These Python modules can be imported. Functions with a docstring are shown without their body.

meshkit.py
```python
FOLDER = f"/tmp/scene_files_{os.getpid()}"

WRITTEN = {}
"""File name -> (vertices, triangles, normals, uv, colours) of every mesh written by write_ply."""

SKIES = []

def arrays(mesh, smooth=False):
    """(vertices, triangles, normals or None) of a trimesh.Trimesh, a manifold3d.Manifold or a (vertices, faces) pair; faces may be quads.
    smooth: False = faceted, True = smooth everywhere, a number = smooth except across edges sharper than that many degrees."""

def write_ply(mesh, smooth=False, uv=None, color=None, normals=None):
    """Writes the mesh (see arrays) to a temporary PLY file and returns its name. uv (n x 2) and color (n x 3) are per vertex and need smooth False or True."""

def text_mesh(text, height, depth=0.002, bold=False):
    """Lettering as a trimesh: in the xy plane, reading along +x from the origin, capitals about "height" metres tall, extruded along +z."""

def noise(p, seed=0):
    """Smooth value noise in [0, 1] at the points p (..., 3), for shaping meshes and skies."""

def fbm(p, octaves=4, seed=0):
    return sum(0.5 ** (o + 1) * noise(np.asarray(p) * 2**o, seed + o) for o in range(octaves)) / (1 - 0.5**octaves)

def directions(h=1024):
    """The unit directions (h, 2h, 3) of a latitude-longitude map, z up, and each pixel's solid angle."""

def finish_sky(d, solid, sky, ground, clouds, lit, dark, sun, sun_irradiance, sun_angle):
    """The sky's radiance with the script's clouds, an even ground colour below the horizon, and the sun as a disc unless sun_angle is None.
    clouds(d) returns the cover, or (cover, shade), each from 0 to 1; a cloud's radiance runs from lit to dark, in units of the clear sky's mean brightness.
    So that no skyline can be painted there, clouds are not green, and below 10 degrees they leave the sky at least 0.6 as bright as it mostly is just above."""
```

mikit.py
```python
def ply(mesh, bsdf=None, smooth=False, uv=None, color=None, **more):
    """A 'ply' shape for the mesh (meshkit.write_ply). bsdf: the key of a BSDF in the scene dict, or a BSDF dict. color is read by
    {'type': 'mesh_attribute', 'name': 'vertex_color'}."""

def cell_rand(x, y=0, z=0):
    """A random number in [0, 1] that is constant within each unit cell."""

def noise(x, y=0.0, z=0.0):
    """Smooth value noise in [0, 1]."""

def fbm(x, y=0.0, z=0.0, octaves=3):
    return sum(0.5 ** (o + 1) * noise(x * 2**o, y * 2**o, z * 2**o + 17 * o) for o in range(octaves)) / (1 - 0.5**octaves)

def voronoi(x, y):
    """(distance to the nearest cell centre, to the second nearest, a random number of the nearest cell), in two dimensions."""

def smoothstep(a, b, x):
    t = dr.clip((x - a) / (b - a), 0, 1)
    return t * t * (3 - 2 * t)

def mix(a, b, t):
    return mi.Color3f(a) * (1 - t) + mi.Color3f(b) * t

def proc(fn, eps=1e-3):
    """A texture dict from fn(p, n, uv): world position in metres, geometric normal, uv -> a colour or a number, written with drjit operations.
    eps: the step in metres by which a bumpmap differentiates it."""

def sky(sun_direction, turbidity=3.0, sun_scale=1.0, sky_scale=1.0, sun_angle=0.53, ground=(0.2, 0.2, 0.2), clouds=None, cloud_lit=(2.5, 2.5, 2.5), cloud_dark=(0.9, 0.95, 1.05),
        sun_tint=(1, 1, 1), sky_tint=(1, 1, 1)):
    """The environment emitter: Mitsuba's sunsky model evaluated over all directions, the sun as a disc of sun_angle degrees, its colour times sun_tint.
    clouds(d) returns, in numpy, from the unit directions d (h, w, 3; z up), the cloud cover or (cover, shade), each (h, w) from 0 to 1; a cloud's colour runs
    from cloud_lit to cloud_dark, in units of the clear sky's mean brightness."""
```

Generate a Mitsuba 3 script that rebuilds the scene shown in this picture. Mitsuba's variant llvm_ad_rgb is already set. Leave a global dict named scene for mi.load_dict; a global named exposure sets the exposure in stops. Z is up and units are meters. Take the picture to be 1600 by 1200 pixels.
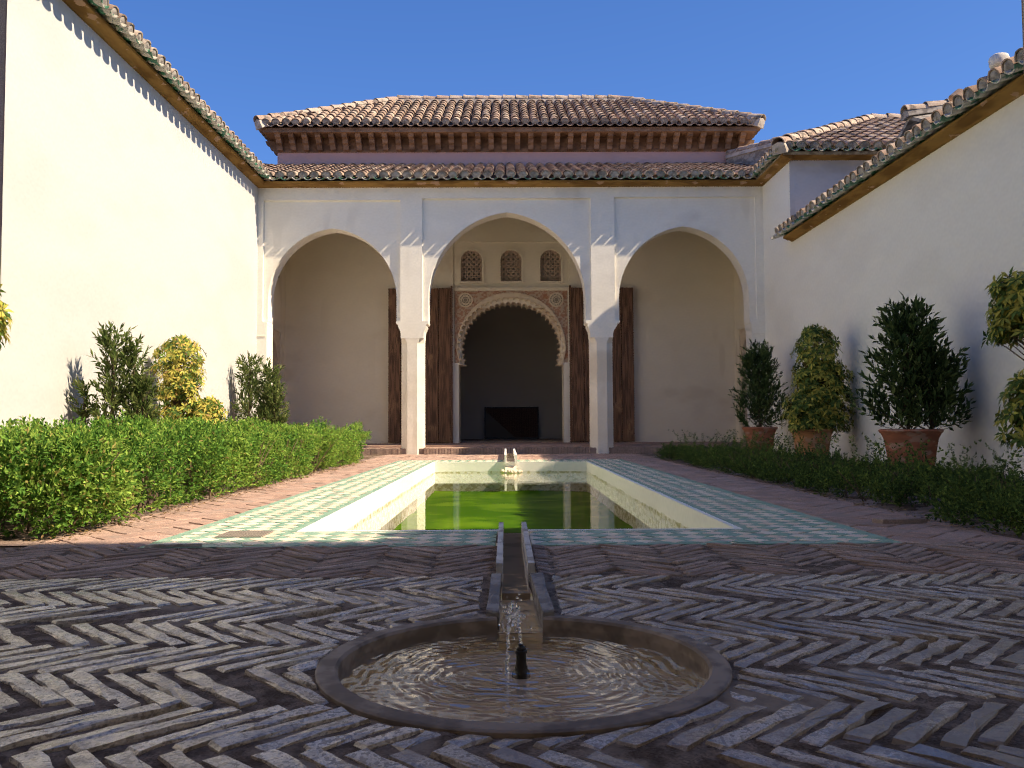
import math, random
import numpy as np, trimesh, mitsuba as mi, drjit as dr, mikit, meshkit
from mikit import proc, noise, fbm, voronoi, cell_rand, smoothstep, mix
from shapely.geometry import Polygon, box as sbox, Point, LineString, MultiPolygon
from shapely import affinity
from shapely.ops import unary_union

T = mi.ScalarTransform4f
rng = np.random.default_rng(7)
random.seed(7)

# ------------------------------------------------------------------ camera, sky, exposure
F_PX, ROLL, PITCH, YAW = 1330.0, math.radians(0.30), math.atan(64 / 1330.0), math.atan(10 / 1330.0)
EYE = np.array([0, 0, 0.5])
fw = np.array([math.sin(YAW) * math.cos(PITCH), math.cos(YAW) * math.cos(PITCH), math.sin(PITCH)])
rt = np.cross(fw, [0, 0, 1]); rt /= np.linalg.norm(rt)
up = np.cross(rt, fw)
up = math.sin(ROLL) * rt + math.cos(ROLL) * up
SUN = (1.04, -0.27, 1.0)
exposure = 3.4
scene = {
    'camera': {'type': 'perspective', 'fov': math.degrees(2 * math.atan(800 / F_PX)), 'fov_axis': 'x', 'near_clip': 0.02, 'far_clip': 500.0,
               'to_world': T().look_at(origin=EYE.tolist(), target=(EYE + fw).tolist(), up=up.tolist())},
    'sky_light': mikit.sky(SUN, turbidity=3, sun_scale=0.55, sky_scale=1.0, sky_tint=(0.215, 0.30, 0.455), sun_tint=(1.0, 0.985, 0.96)),
}
labels = {}

# ------------------------------------------------------------------ materials
def diff(name, fn, bump=None, scale=0.004, eps=2e-3):
    b = {'type': 'diffuse', 'reflectance': proc(fn) if callable(fn) else {'type': 'rgb', 'value': list(fn)}}
    if bump is not None:
        b = {'type': 'bumpmap', 'arbitrary': proc(bump, eps=eps), 'scale': scale, 'bsdf': b}
    scene[name] = {'type': 'twosided', 'bsdf': b}

def prin(name, fn, rough=0.5, spec=0.5, bump=None, scale=0.004, eps=2e-3, **kw):
    b = {'type': 'principled', 'base_color': proc(fn) if callable(fn) else {'type': 'rgb', 'value': list(fn)}, 'roughness': proc(rough) if callable(rough) else rough, 'specular': spec, **kw}
    if bump is not None:
        b = {'type': 'bumpmap', 'arbitrary': proc(bump, eps=eps), 'scale': scale, 'bsdf': b}
    scene[name] = {'type': 'twosided', 'bsdf': b}

def wall_bump(p, n, uv):
    return 0.7 * fbm(p.x * 1.6, p.y * 1.6, p.z * 1.6, 3) + 0.06 * fbm(p.x * 28, p.y * 28, p.z * 28, 2)

def plaster(base, alt, f=1.1, amount=0.6, speck=0.05):
    def fn(p, n, uv):
        a = smoothstep(0.40, 0.72, fbm(p.x * f, p.y * f, p.z * f * 1.7, 4))
        c = mix(base, alt, a * amount)
        g = fbm(p.x * 35, p.y * 35, p.z * 35, 2) - 0.5
        return c * (1 + g * speck * 2)
    return fn

def stained(base, alt, dark):
    def fn(p, n, uv):
        c = plaster(base, alt)(p, n, uv)
        s = smoothstep(0.60, 0.74, fbm(p.x * 0.9 + 3, p.y, p.z * 1.3, 5))
        d = smoothstep(0.55, 0.7, noise(p.x * 7, p.y * 7, p.z * 1.1)) * smoothstep(0.5, 0.75, fbm(p.x * 1.3 + 9, p.y, p.z * 0.6, 3))
        return mix(c, dark, dr.minimum(s * 0.30 + d * 0.25, 0.5))
    return fn

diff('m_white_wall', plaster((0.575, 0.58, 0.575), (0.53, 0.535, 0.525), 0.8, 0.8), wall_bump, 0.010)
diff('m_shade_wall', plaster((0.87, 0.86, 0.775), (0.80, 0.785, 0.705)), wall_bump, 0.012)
diff('m_facade', stained((0.87, 0.845, 0.765), (0.81, 0.78, 0.70), (0.50, 0.47, 0.43)), wall_bump, 0.010)
diff('m_back_wall', stained((0.83, 0.77, 0.645), (0.79, 0.725, 0.60), (0.55, 0.46, 0.34)), wall_bump, 0.008)
diff('m_column', stained((0.82, 0.78, 0.69), (0.74, 0.68, 0.57), (0.46, 0.38, 0.29)), lambda p, n, uv: fbm(p.x * 9, p.y * 9, p.z * 9, 4), 0.006)
diff('m_blue_grey_wall', stained((0.62, 0.61, 0.62), (0.56, 0.55, 0.57), (0.26, 0.25, 0.26)), wall_bump, 0.01)
diff('m_pink_wall', stained((0.66, 0.435, 0.385), (0.62, 0.405, 0.36), (0.42, 0.30, 0.28)), wall_bump, 0.006)
diff('m_interior', plaster((0.52, 0.50, 0.465), (0.46, 0.44, 0.41)), wall_bump, 0.006)
diff('m_pier', plaster((0.50, 0.41, 0.39), (0.44, 0.36, 0.34)), wall_bump, 0.008)

def ochre(p, n, uv):
    a = fbm(p.x * 3, p.y * 3, p.z * 20, 4)
    c = mix((0.34, 0.205, 0.075), (0.21, 0.12, 0.045), smoothstep(0.35, 0.65, a))
    return mix(c, (0.46, 0.30, 0.20), smoothstep(0.67, 0.70, fbm(p.x * 6 + 4, p.y * 6, p.z * 14, 4)))
diff('m_ochre', ochre, lambda p, n, uv: fbm(p.x * 12, p.y * 12, p.z * 12, 3), 0.006)
def modill(p, n, uv):
    return mix((0.33, 0.21, 0.135), (0.20, 0.125, 0.08), smoothstep(0.35, 0.7, fbm(p.x * 5, p.y * 5, p.z * 9, 3)))
diff('m_modillion', modill)

TERRA = [(0.43, 0.315, 0.245), (0.33, 0.24, 0.185), (0.50, 0.405, 0.325)]
def terra(c0, k):
    def fn(p, n, uv):
        a = smoothstep(0.46, 0.68, fbm(p.x * 9 + k, p.y * 9, p.z * 9, 4))
        c = mix(c0, (0.15, 0.13, 0.11), a * 0.85)
        l = smoothstep(0.62, 0.70, fbm(p.x * 26, p.y * 26 + k, p.z * 26, 3))
        return mix(c, (0.52, 0.49, 0.42), l * 0.6)
    return fn
for i, c in enumerate(TERRA):
    diff(f'm_terracotta_{i}', terra(c, i * 7.3))
def greeng(p, n, uv):
    a = smoothstep(0.40, 0.52, fbm(p.x * 13, p.y * 13, p.z * 13, 3))
    return mix((0.05, 0.17, 0.10), (0.50, 0.47, 0.40), a)
prin('m_green_glaze', greeng, 0.3, 0.5)
def mortar(p, n, uv):
    return mix((0.40, 0.37, 0.33), (0.22, 0.20, 0.18), smoothstep(0.4, 0.65, fbm(p.x * 14, p.y * 14, p.z * 14, 4)))
diff('m_mortar', mortar)
def pale_mortar(p, n, uv):
    return mix((0.60, 0.54, 0.46), (0.42, 0.37, 0.31), smoothstep(0.4, 0.65, fbm(p.x * 8, p.y * 8, p.z * 8, 4)))
diff('m_pale_mortar', pale_mortar, lambda p, n, uv: fbm(p.x * 20, p.y * 20, p.z * 20, 3), 0.01)

def wood(base=(0.21, 0.115, 0.07), dark=(0.085, 0.045, 0.028)):
    def fn(p, n, uv):
        k = uv.x * 23.0
        g = fbm(p.x * 60 + k, p.y * 60, p.z * 3.0, 3)
        s = fbm(p.x * 4 + k, p.y * 4, p.z * 2.2, 3)
        c = mix(base, dark, smoothstep(0.35, 0.65, g))
        return mix(c, (0.30, 0.18, 0.10), smoothstep(0.54, 0.74, s) * smoothstep(0.45, 0.7, noise(p.x * 90 + k, p.y * 90, p.z * 9)) * 0.9)
    return fn
prin('m_wood', wood(), 0.6, 0.3, lambda p, n, uv: fbm(p.x * 60, p.y * 60, p.z * 3, 2), 0.002)

def brick_fn(pal, dirt=(0.13, 0.105, 0.09), dl=0.55, pits=0.6):
    """fired clay: uv.x is the tone set per piece (0 to 1), through the palette's two ends"""
    (a0, b0), (a1, b1) = pal
    def fn(p, n, uv):
        k = uv.x * 37.0
        g = fbm(p.x * 30 + k, p.y * 30, p.z * 30, 3)
        c = mix(mix(a0, a1, uv.x), mix(b0, b1, uv.x), smoothstep(0.3, 0.7, g))
        c = c * (0.82 + 0.36 * noise(p.x * 5 + k, p.y * 5))
        pit = smoothstep(0.50, 0.66, fbm(p.x * 150, p.y * 150 + k, p.z * 150, 2))
        c = c * (0.72 + 0.56 * noise(p.x * 420, p.y * 420, p.z * 420))
        d = smoothstep(dl, dl + 0.17, fbm(p.x * 7 + 5, p.y * 7, 0.0, 3) + 0.16 * (0.6 - uv.x))
        return mix(mix(c, dirt, pit * pits), dirt, d * 0.75)
    return fn
def brick_bump(p, n, uv):
    return fbm(p.x * 45, p.y * 45, p.z * 45, 3) + 0.6 * noise(p.x * 160, p.y * 160, p.z * 160)
def brick_rough(p, n, uv):
    return 0.24 + 0.24 * noise(p.x * 40, p.y * 40, p.z * 40)
prin('m_grey_brick', brick_fn([((0.35, 0.275, 0.215), (0.26, 0.20, 0.155)), ((0.69, 0.61, 0.49), (0.53, 0.455, 0.36))], (0.20, 0.16, 0.13), 0.62, 0.75), brick_rough, 1.0, brick_bump, 0.0007)
diff('m_red_brick', brick_fn([((0.36, 0.25, 0.205), (0.29, 0.205, 0.17)), ((0.50, 0.385, 0.32), (0.41, 0.315, 0.265))], (0.27, 0.215, 0.18), 0.6), brick_bump, 0.003)
diff('m_path_brick', brick_fn([((0.41, 0.275, 0.22), (0.36, 0.245, 0.20)), ((0.51, 0.365, 0.305), (0.45, 0.33, 0.275))], (0.36, 0.285, 0.245), 0.62, 0.3), brick_bump, 0.003)

def dirt_fn(p, n, uv):
    g = fbm(p.x * 40, p.y * 40, p.z * 40, 4)
    c = mix((0.225, 0.175, 0.145), (0.12, 0.09, 0.073), smoothstep(0.35, 0.65, g)) * (0.6 + 0.8 * noise(p.x * 300, p.y * 300, p.z * 300))
    return mix(c, (0.33, 0.27, 0.225), smoothstep(0.58, 0.72, fbm(p.x * 7, p.y * 7, 3.0, 4)) * 0.7)
diff('m_dirt', dirt_fn, lambda p, n, uv: fbm(p.x * 90, p.y * 90, p.z * 90, 3), 0.004)
def mortar_bed(p, n, uv):
    return mix((0.33, 0.25, 0.215), (0.24, 0.18, 0.155), smoothstep(0.35, 0.65, fbm(p.x * 25, p.y * 25, 0.0, 4)))
diff('m_mortar_bed', mortar_bed, lambda p, n, uv: fbm(p.x * 60, p.y * 60, 0.0, 3), 0.004)
def soil(p, n, uv):
    return mix((0.20, 0.15, 0.115), (0.11, 0.08, 0.06), smoothstep(0.35, 0.65, fbm(p.x * 18, p.y * 18, 0.0, 4)))
diff('m_soil', soil, lambda p, n, uv: fbm(p.x * 40, p.y * 40, 0.0, 3), 0.02)

TP = 0.12                                              # diagonal of a floor tile
TX0, TY0 = 0.06 + 0.055, 3.685
def tile_fn(cream):
    def fn(p, n, uv):
        i, j = dr.floor((p.x - TX0) / TP + 0.5), dr.floor((p.y - TY0) / TP + 0.5)
        r = cell_rand(i, j, 3.0 if cream else 8.0)
        if cream:
            c = mix((0.69, 0.62, 0.49), (0.63, 0.52, 0.40), smoothstep(0.3, 0.9, r))
        else:
            c = mix((0.165, 0.30, 0.225), (0.255, 0.39, 0.305), r)
        w = smoothstep(0.60, 0.72, fbm(p.x * 14, p.y * 14, 0.0, 4))
        return mix(c, (0.40, 0.34, 0.29), w * 0.45)
    return fn
prin('m_cream_tile', tile_fn(True), 0.5, 0.4)
prin('m_green_tile', tile_fn(False), 0.42, 0.45)
def pool_plaster(p, n, uv):
    c = plaster((0.84, 0.84, 0.80), (0.76, 0.76, 0.71))(p, n, uv)
    k = fbm(p.x * 9, p.y * 9, p.z * 9, 3)
    line = smoothstep(-0.118, -0.131, p.z + (k - 0.5) * 0.03)      # algae crust at the water line
    return mix(c, (0.40, 0.37, 0.18), line * (0.3 + 0.6 * smoothstep(0.45, 0.6, fbm(p.x * 30, p.y * 30, p.z * 30, 3))))
diff('m_pool_plaster', pool_plaster, wall_bump, 0.01)
def algae(p, n, uv):
    a = fbm(p.x * 2.2, p.y * 2.2, p.z, 4)
    return mix((0.085, 0.23, 0.008), (0.20, 0.39, 0.018), smoothstep(0.38, 0.7, a))
diff('m_algae', algae)
scene['m_water'] = {'type': 'thindielectric', 'int_ior': 1.16, 'ext_ior': 1.0}
scene['m_basin_water'] = {'type': 'thindielectric', 'int_ior': 1.33, 'ext_ior': 1.0}
scene['m_drop'] = {'type': 'dielectric', 'int_ior': 1.33, 'ext_ior': 1.0}
def dark_stone(p, n, uv):
    g = fbm(p.x * 22, p.y * 22, p.z * 22, 4)
    return mix((0.31, 0.245, 0.195), (0.18, 0.14, 0.11), smoothstep(0.35, 0.65, g))
prin('m_dark_stone', dark_stone, 0.65, 0.25, lambda p, n, uv: fbm(p.x * 60, p.y * 60, p.z * 60, 3), 0.003)
def basin_floor(p, n, uv):
    return mix((0.44, 0.32, 0.22), (0.30, 0.22, 0.155), smoothstep(0.35, 0.7, fbm(p.x * 9, p.y * 9, 0.0, 4)))
diff('m_basin_floor', basin_floor)
def curb_stone(p, n, uv):
    g = fbm(p.x * 30, p.y * 12, p.z * 30, 4)
    c = mix((0.56, 0.535, 0.50), (0.43, 0.40, 0.37), smoothstep(0.35, 0.65, g))
    return mix(c, (0.20, 0.165, 0.14), smoothstep(0.58, 0.68, fbm(p.x * 14 + 3, p.y * 9, p.z * 20, 4)) * 0.7)
prin('m_curb_stone', curb_stone, 0.6, 0.4)
def grey_stone(p, n, uv):
    g = fbm(p.x * 30, p.y * 20, p.z * 30, 4)
    return mix((0.27, 0.245, 0.225), (0.15, 0.13, 0.12), smoothstep(0.35, 0.65, g))
prin('m_grey_stone', grey_stone, 0.6, 0.4, lambda p, n, uv: fbm(p.x * 70, p.y * 70, p.z * 70, 3), 0.003)
prin('m_bronze', (0.035, 0.03, 0.025), 0.35, 0.5, lambda p, n, uv: fbm(p.x * 120, p.y * 120, p.z * 120, 3), 0.002, metallic=0.5)
def pot_fn(c):
    def fn(p, n, uv):
        a = fbm(p.x * 5, p.y * 5, p.z * 16, 4)
        return mix(mix(c, [x * 0.72 for x in c], smoothstep(0.35, 0.65, a)), (0.50, 0.36, 0.29), smoothstep(0.56, 0.68, fbm(p.x * 8 + 2, p.y * 8, p.z * 14, 4)) * 0.6)
    return fn
diff('m_pot_red', pot_fn((0.40, 0.17, 0.105)))
diff('m_pot_orange', pot_fn((0.52, 0.27, 0.135)))
def carved(p, n, uv):
    a = fbm(p.x * 26, p.y, p.z * 26, 3)
    c = mix((0.50, 0.29, 0.21), (0.58, 0.47, 0.36), smoothstep(0.42, 0.56, a))
    return mix(c, (0.46, 0.20, 0.11), smoothstep(0.6, 0.68, fbm(p.x * 5 + 8, p.y, p.z * 5, 4)) * 0.7)
diff('m_carved', carved, lambda p, n, uv: smoothstep(0.4, 0.6, fbm(p.x * 26, p.y * 26, p.z * 26, 3)), 0.012)
diff('m_stucco', plaster((0.74, 0.64, 0.50), (0.60, 0.49, 0.37), 6.0), lambda p, n, uv: fbm(p.x * 40, p.y * 40, p.z * 40, 3), 0.006)
diff('m_lattice', plaster((0.50, 0.40, 0.33), (0.42, 0.33, 0.27), 6.0))
diff('m_roundel', plaster((0.30, 0.26, 0.21), (0.24, 0.20, 0.16), 8.0))
diff('m_slat', wood((0.28, 0.22, 0.18), (0.17, 0.13, 0.105)))
prin('m_black_frame', (0.02, 0.018, 0.017), 0.4, 0.4)
diff('m_panel_plain', plaster((0.16, 0.145, 0.13), (0.13, 0.12, 0.105)))
def star_print(p, n, uv):
    def fr(v): return v - dr.floor(v)
    a, b = dr.abs(fr(p.x / 0.085) - 0.5), dr.abs(fr(p.z / 0.085) - 0.5)
    line = smoothstep(0.05, 0.03, dr.minimum(dr.abs(a - b), dr.minimum(dr.abs(a + b - 0.5), dr.abs(a - 0.25))))
    return mix((0.055, 0.028, 0.026), (0.20, 0.14, 0.11), line * 0.6)
diff('m_panel_print', star_print)
diff('m_metal_grate', (0.30, 0.27, 0.24))
diff('m_grey_plastic', (0.12, 0.12, 0.12))
diff('m_finial', (0.72, 0.71, 0.68))
diff('m_bark', plaster((0.16, 0.12, 0.085), (0.10, 0.075, 0.055), 20.0))
def leaf_mat(name, rough=0.45, trans=0.6):
    scene[name] = {'type': 'principledthin', 'base_color': {'type': 'mesh_attribute', 'name': 'vertex_color'}, 'roughness': rough, 'diff_trans': trans, 'spec_trans': 0.0, 'eta': 1.4}
leaf_mat('m_leaf', 0.45, 0.55)

# ------------------------------------------------------------------ mesh helpers
cat = trimesh.util.concatenate
def bx(x0, x1, y0, y1, z0, z1):
    m = trimesh.creation.box((x1 - x0, y1 - y0, z1 - z0))
    m.apply_translation(((x0 + x1) / 2, (y0 + y1) / 2, (z0 + z1) / 2))
    return m

def polys(g):
    if g.is_empty: return []
    return [q for q in getattr(g, 'geoms', [g]) if isinstance(q, Polygon) and q.area > 1e-7]

def ext_xz(g, y0, y1):
    """polygon in (x, z), extruded from y0 to y1"""
    ms = []
    for q in polys(g):
        m = trimesh.creation.extrude_polygon(q, y1 - y0, engine='earcut')
        v = m.vertices.copy()
        ms.append(trimesh.Trimesh(np.c_[v[:, 0], y0 + v[:, 2], v[:, 1]], m.faces[:, ::-1], process=False))
    return cat(ms)

def ext_yz(g, x0, x1):
    ms = []
    for q in polys(g):
        m = trimesh.creation.extrude_polygon(q, x1 - x0, engine='earcut')
        v = m.vertices.copy()
        ms.append(trimesh.Trimesh(np.c_[x0 + v[:, 2], v[:, 0], v[:, 1]], m.faces, process=False))
    return cat(ms)

def ext_xy(g, z0, z1):
    ms = []
    for q in polys(g):
        m = trimesh.creation.extrude_polygon(q, z1 - z0, engine='earcut')
        m.apply_translation((0, 0, z0)); ms.append(m)
    return cat(ms)

def flat_xy(g, z):
    ms = []
    for q in polys(g):
        v, f = trimesh.creation.triangulate_polygon(q, engine='earcut')
        ms.append(trimesh.Trimesh(np.c_[v, np.full(len(v), z)], f, process=False))
    return cat(ms)

def tube(pts, rad, sides=6):
    p = np.asarray(pts, float); n = len(p)
    t = np.gradient(p, axis=0); t /= np.linalg.norm(t, axis=1, keepdims=True) + 1e-9
    a = np.cross(t, np.where(np.abs(t[:, 2:]) < 0.9, [0, 0, 1.0], [1.0, 0, 0])); a /= np.linalg.norm(a, axis=1, keepdims=True)
    b = np.cross(t, a); an = np.arange(sides) * 2 * np.pi / sides
    v = p[:, None] + np.broadcast_to(rad, (n,))[:, None, None] * (np.cos(an)[None, :, None] * a[:, None] + np.sin(an)[None, :, None] * b[:, None])
    f = []
    for i in range(n - 1):
        for j in range(sides):
            k = (j + 1) % sides
            f += [[i * sides + j, i * sides + k, (i + 1) * sides + k], [i * sides + j, (i + 1) * sides + k, (i + 1) * sides + j]]
    v = np.vstack([v.reshape(-1, 3), p[:1], p[-1:]])
    for j in range(sides):
        k = (j + 1) % sides
        f += [[len(v) - 2, k, j], [len(v) - 1, (n - 1) * sides + j, (n - 1) * sides + k]]
    return trimesh.Trimesh(v, f, process=False)

def lathe(profile, center, n=40):
    """profile: list of (radius, z)"""
    pr = np.array(profile, float); an = np.arange(n) * 2 * np.pi / n
    v = np.stack([pr[:, 0][:, None] * np.cos(an), pr[:, 0][:, None] * np.sin(an), np.broadcast_to(pr[:, 1][:, None], (len(pr), n))], -1).reshape(-1, 3)
    f = []
    for i in range(len(pr) - 1):
        for j in range(n):
            k = (j + 1) % n
            f += [[i * n + j, i * n + k, (i + 1) * n + k], [i * n + j, (i + 1) * n + k, (i + 1) * n + j]]
    return trimesh.Trimesh(v + np.asarray(center, float), f, process=False)

def strip_grid(us, vs, fn):
    """a sheet of quads over us x vs, fn(U, V) -> xyz"""
    U, V = np.meshgrid(us, vs, indexing='ij')
    P = fn(U, V); nu, nv = len(us), len(vs)
    i = np.arange(nu - 1)[:, None] * nv + np.arange(nv - 1)[None]
    q = np.stack([i, i + nv, i + nv + 1, i + 1], -1).reshape(-1, 4)
    return trimesh.Trimesh(P.reshape(-1, 3), np.vstack([q[:, [0, 1, 2]], q[:, [0, 2, 3]]]), process=False)

counts = {}
def numbered(k):
    n = counts.get(k, -1) + 1
    counts[k] = n
    return k if n == 0 else f'{k}_{n:03d}'

def toned(mesh, tone):
    return np.tile([tone, 0.5], (len(mesh.vertices), 1))

def put(key, mesh, bsdf, smooth=False, label=None, category=None, group=None, kind=None, tone=None, **kw):
    key = numbered(key)
    if tone is None and 'brick' in bsdf: tone = 0.4
    if tone is not None and 'uv' not in kw: kw['uv'] = toned(mesh, tone)
    scene[key] = mikit.ply(mesh, bsdf, smooth=smooth, **kw)
    note(key, label, category, group, kind)
    return key

def note(key, label=None, category=None, group=None, kind=None):
    d = {k: v for k, v in dict(label=label, category=category, group=group, kind=kind).items() if v}
    if d: labels[key] = d

# ------------------------------------------------------------------ key measures (metres)
XL, XR = -4.33, 4.55               # courtyard walls
YF, YF2, YB = 14.80, 15.20, 17.30  # arcade front, arcade back, back wall of the portico
PX0, PX1, PY0, PY1 = -0.96, 1.09, 4.08, 11.52   # pool
TXA, TXB, TYA, TYB = -1.53, 1.66, 3.57, 12.30   # tile floor
HL, HR = -2.0, 2.16                # hedge edges
BC, BR_OUT, BR_IN = np.array([0.034, 1.83]), 0.43, 0.385
WATER = -0.14

# ------------------------------------------------------------------ ground sheets
basin_hole = Point(*BC).buffer(BR_OUT - 0.02, 48)
channel_hole = sbox(-0.03, 2.2, 0.10, PY0 + 0.1)
pool_hole = sbox(PX0 - 0.02, PY0 - 0.02, PX1 + 0.02, PY1 + 0.02)
court = sbox(XL - 0.2, -1.2, XR + 0.2, 14.9)
yard = flat_xy(sbox(-70, -60, 70, 80).difference(sbox(XL - 0.1, -0.9, XR + 0.1, 14.85)), -0.12)
put('ground', yard, 'm_soil', kind='structure')
put('ground', flat_xy(sbox(XL - 0.15, -1.0, XR + 0.15, 14.95).difference(unary_union([sbox(-2.9, 0.55, 2.9, 3.7), pool_hole.buffer(0.1), sbox(-5, -1, 5, 3.6), sbox(-0.03, 3, 0.1, 4.1)])), -0.008), 'm_mortar_bed', kind='structure')
put('ground', flat_xy(sbox(XL, 2.8, XR, 3.6).difference(unary_union([sbox(-2.9, 0, 2.9, 3.7), sbox(-0.03, 2, 0.1, 4)])), -0.012), 'm_dirt', kind='structure')

holes = [(-0.62, 1.55, 0.05), (0.95, 1.98, 0.07), (1.25, 1.92, 0.05), (0.32, 1.245, 0.06), (1.0, 1.60, 0.05), (-0.5, 2.35, 0.06), (0.55, 2.75, 0.06), (-1.15, 2.28, 0.06)]
def fill(x, y):
    s = np.clip((x + 0.75) / 1.1, 0, 1); s = s * s * (3 - 2 * s)
    far = np.clip((y - 2.15) / 0.5, 0, 1)
    s = np.maximum(s, far * 0.75)
    P = np.stack([x * 5, y * 5, 0 * x], -1)
    big = meshkit.fbm(P, 4, 3) - 0.5
    fine = meshkit.fbm(P * 6, 3, 9) - 0.5
    z = -0.0058 * (1 - s) - 0.0034 * s + big * (0.007 + 0.004 * s) + fine * 0.006
    z = np.minimum(z, -0.0018 + fine * 0.006)
    for hx, hy, hr in holes:
        z = z - 0.022 * np.exp(-((x - hx) ** 2 + (y - hy) ** 2) / (hr * hr))
    return z
us, vs = np.arange(-2.9, 2.901, 0.0145), np.arange(0.55, 3.6, 0.0145)
bed = strip_grid(us, vs, lambda U, V: np.stack([U, V, fill(U, V)], -1))
c = bed.triangles_center
keep = (np.hypot(c[:, 0] - BC[0], c[:, 1] - BC[1]) > BR_OUT - 0.025) & ~((c[:, 0] > -0.03) & (c[:, 0] < 0.10) & (c[:, 1] > 2.1))
bed.update_faces(keep)
put('ground', bed, 'm_dirt', smooth=True, kind='structure')

# ------------------------------------------------------------------ bricks
def slab(poly, z0, z1, ch=0.004, jit=0.002, seg=0.07, dome=0.0015):
    """a worn paving piece on a convex polygon footprint"""
    xy = np.array(poly.exterior.coords)[:-1]
    if Polygon(xy).exterior.is_ccw is False: xy = xy[::-1]
    pts = []
    for a, b in zip(xy, np.roll(xy, -1, 0)):
        n = max(1, int(round(np.linalg.norm(b - a) / seg)))
        pts += [a + (b - a) * t / n for t in range(n)]
    pts = np.array(pts); n = len(pts)
    pts += rng.normal(0, jit, pts.shape)
    cen = pts.mean(0)
    d = pts - cen; r = np.linalg.norm(d, axis=1, keepdims=True)
    i1 = pts - d / r * ch * 0.4
    i2 = pts - d / r * ch * (1.2 + 0.6 * rng.random((n, 1)))
    tz = z1 + rng.normal(0, 0.0010, n)
    V = np.vstack([np.c_[pts, np.full(n, z0)], np.c_[i1, np.full(n, z1 - ch) + rng.normal(0, ch * 0.15, n)], np.c_[i2, tz], [[*cen, z1 + dome]]])
    j = np.arange(n); k = (j + 1) % n
    f = []
    for a in (0, n):
        f.append(np.c_[a + j, a + k, a + n + k]); f.append(np.c_[a + j, a + n + k, a + n + j])
    f.append(np.c_[2 * n + j, 2 * n + k, np.full(n, 3 * n)])
    return trimesh.Trimesh(V, np.vstack(f), process=False)

def tilt(m, amount):
    v = m.vertices; c0 = v.mean(0)
    a, b = rng.normal(0, amount, 2)
    m.vertices = v + np.c_[np.zeros((len(v), 2)), (v[:, 0] - c0[0]) * a + (v[:, 1] - c0[1]) * b]
    return m

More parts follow.
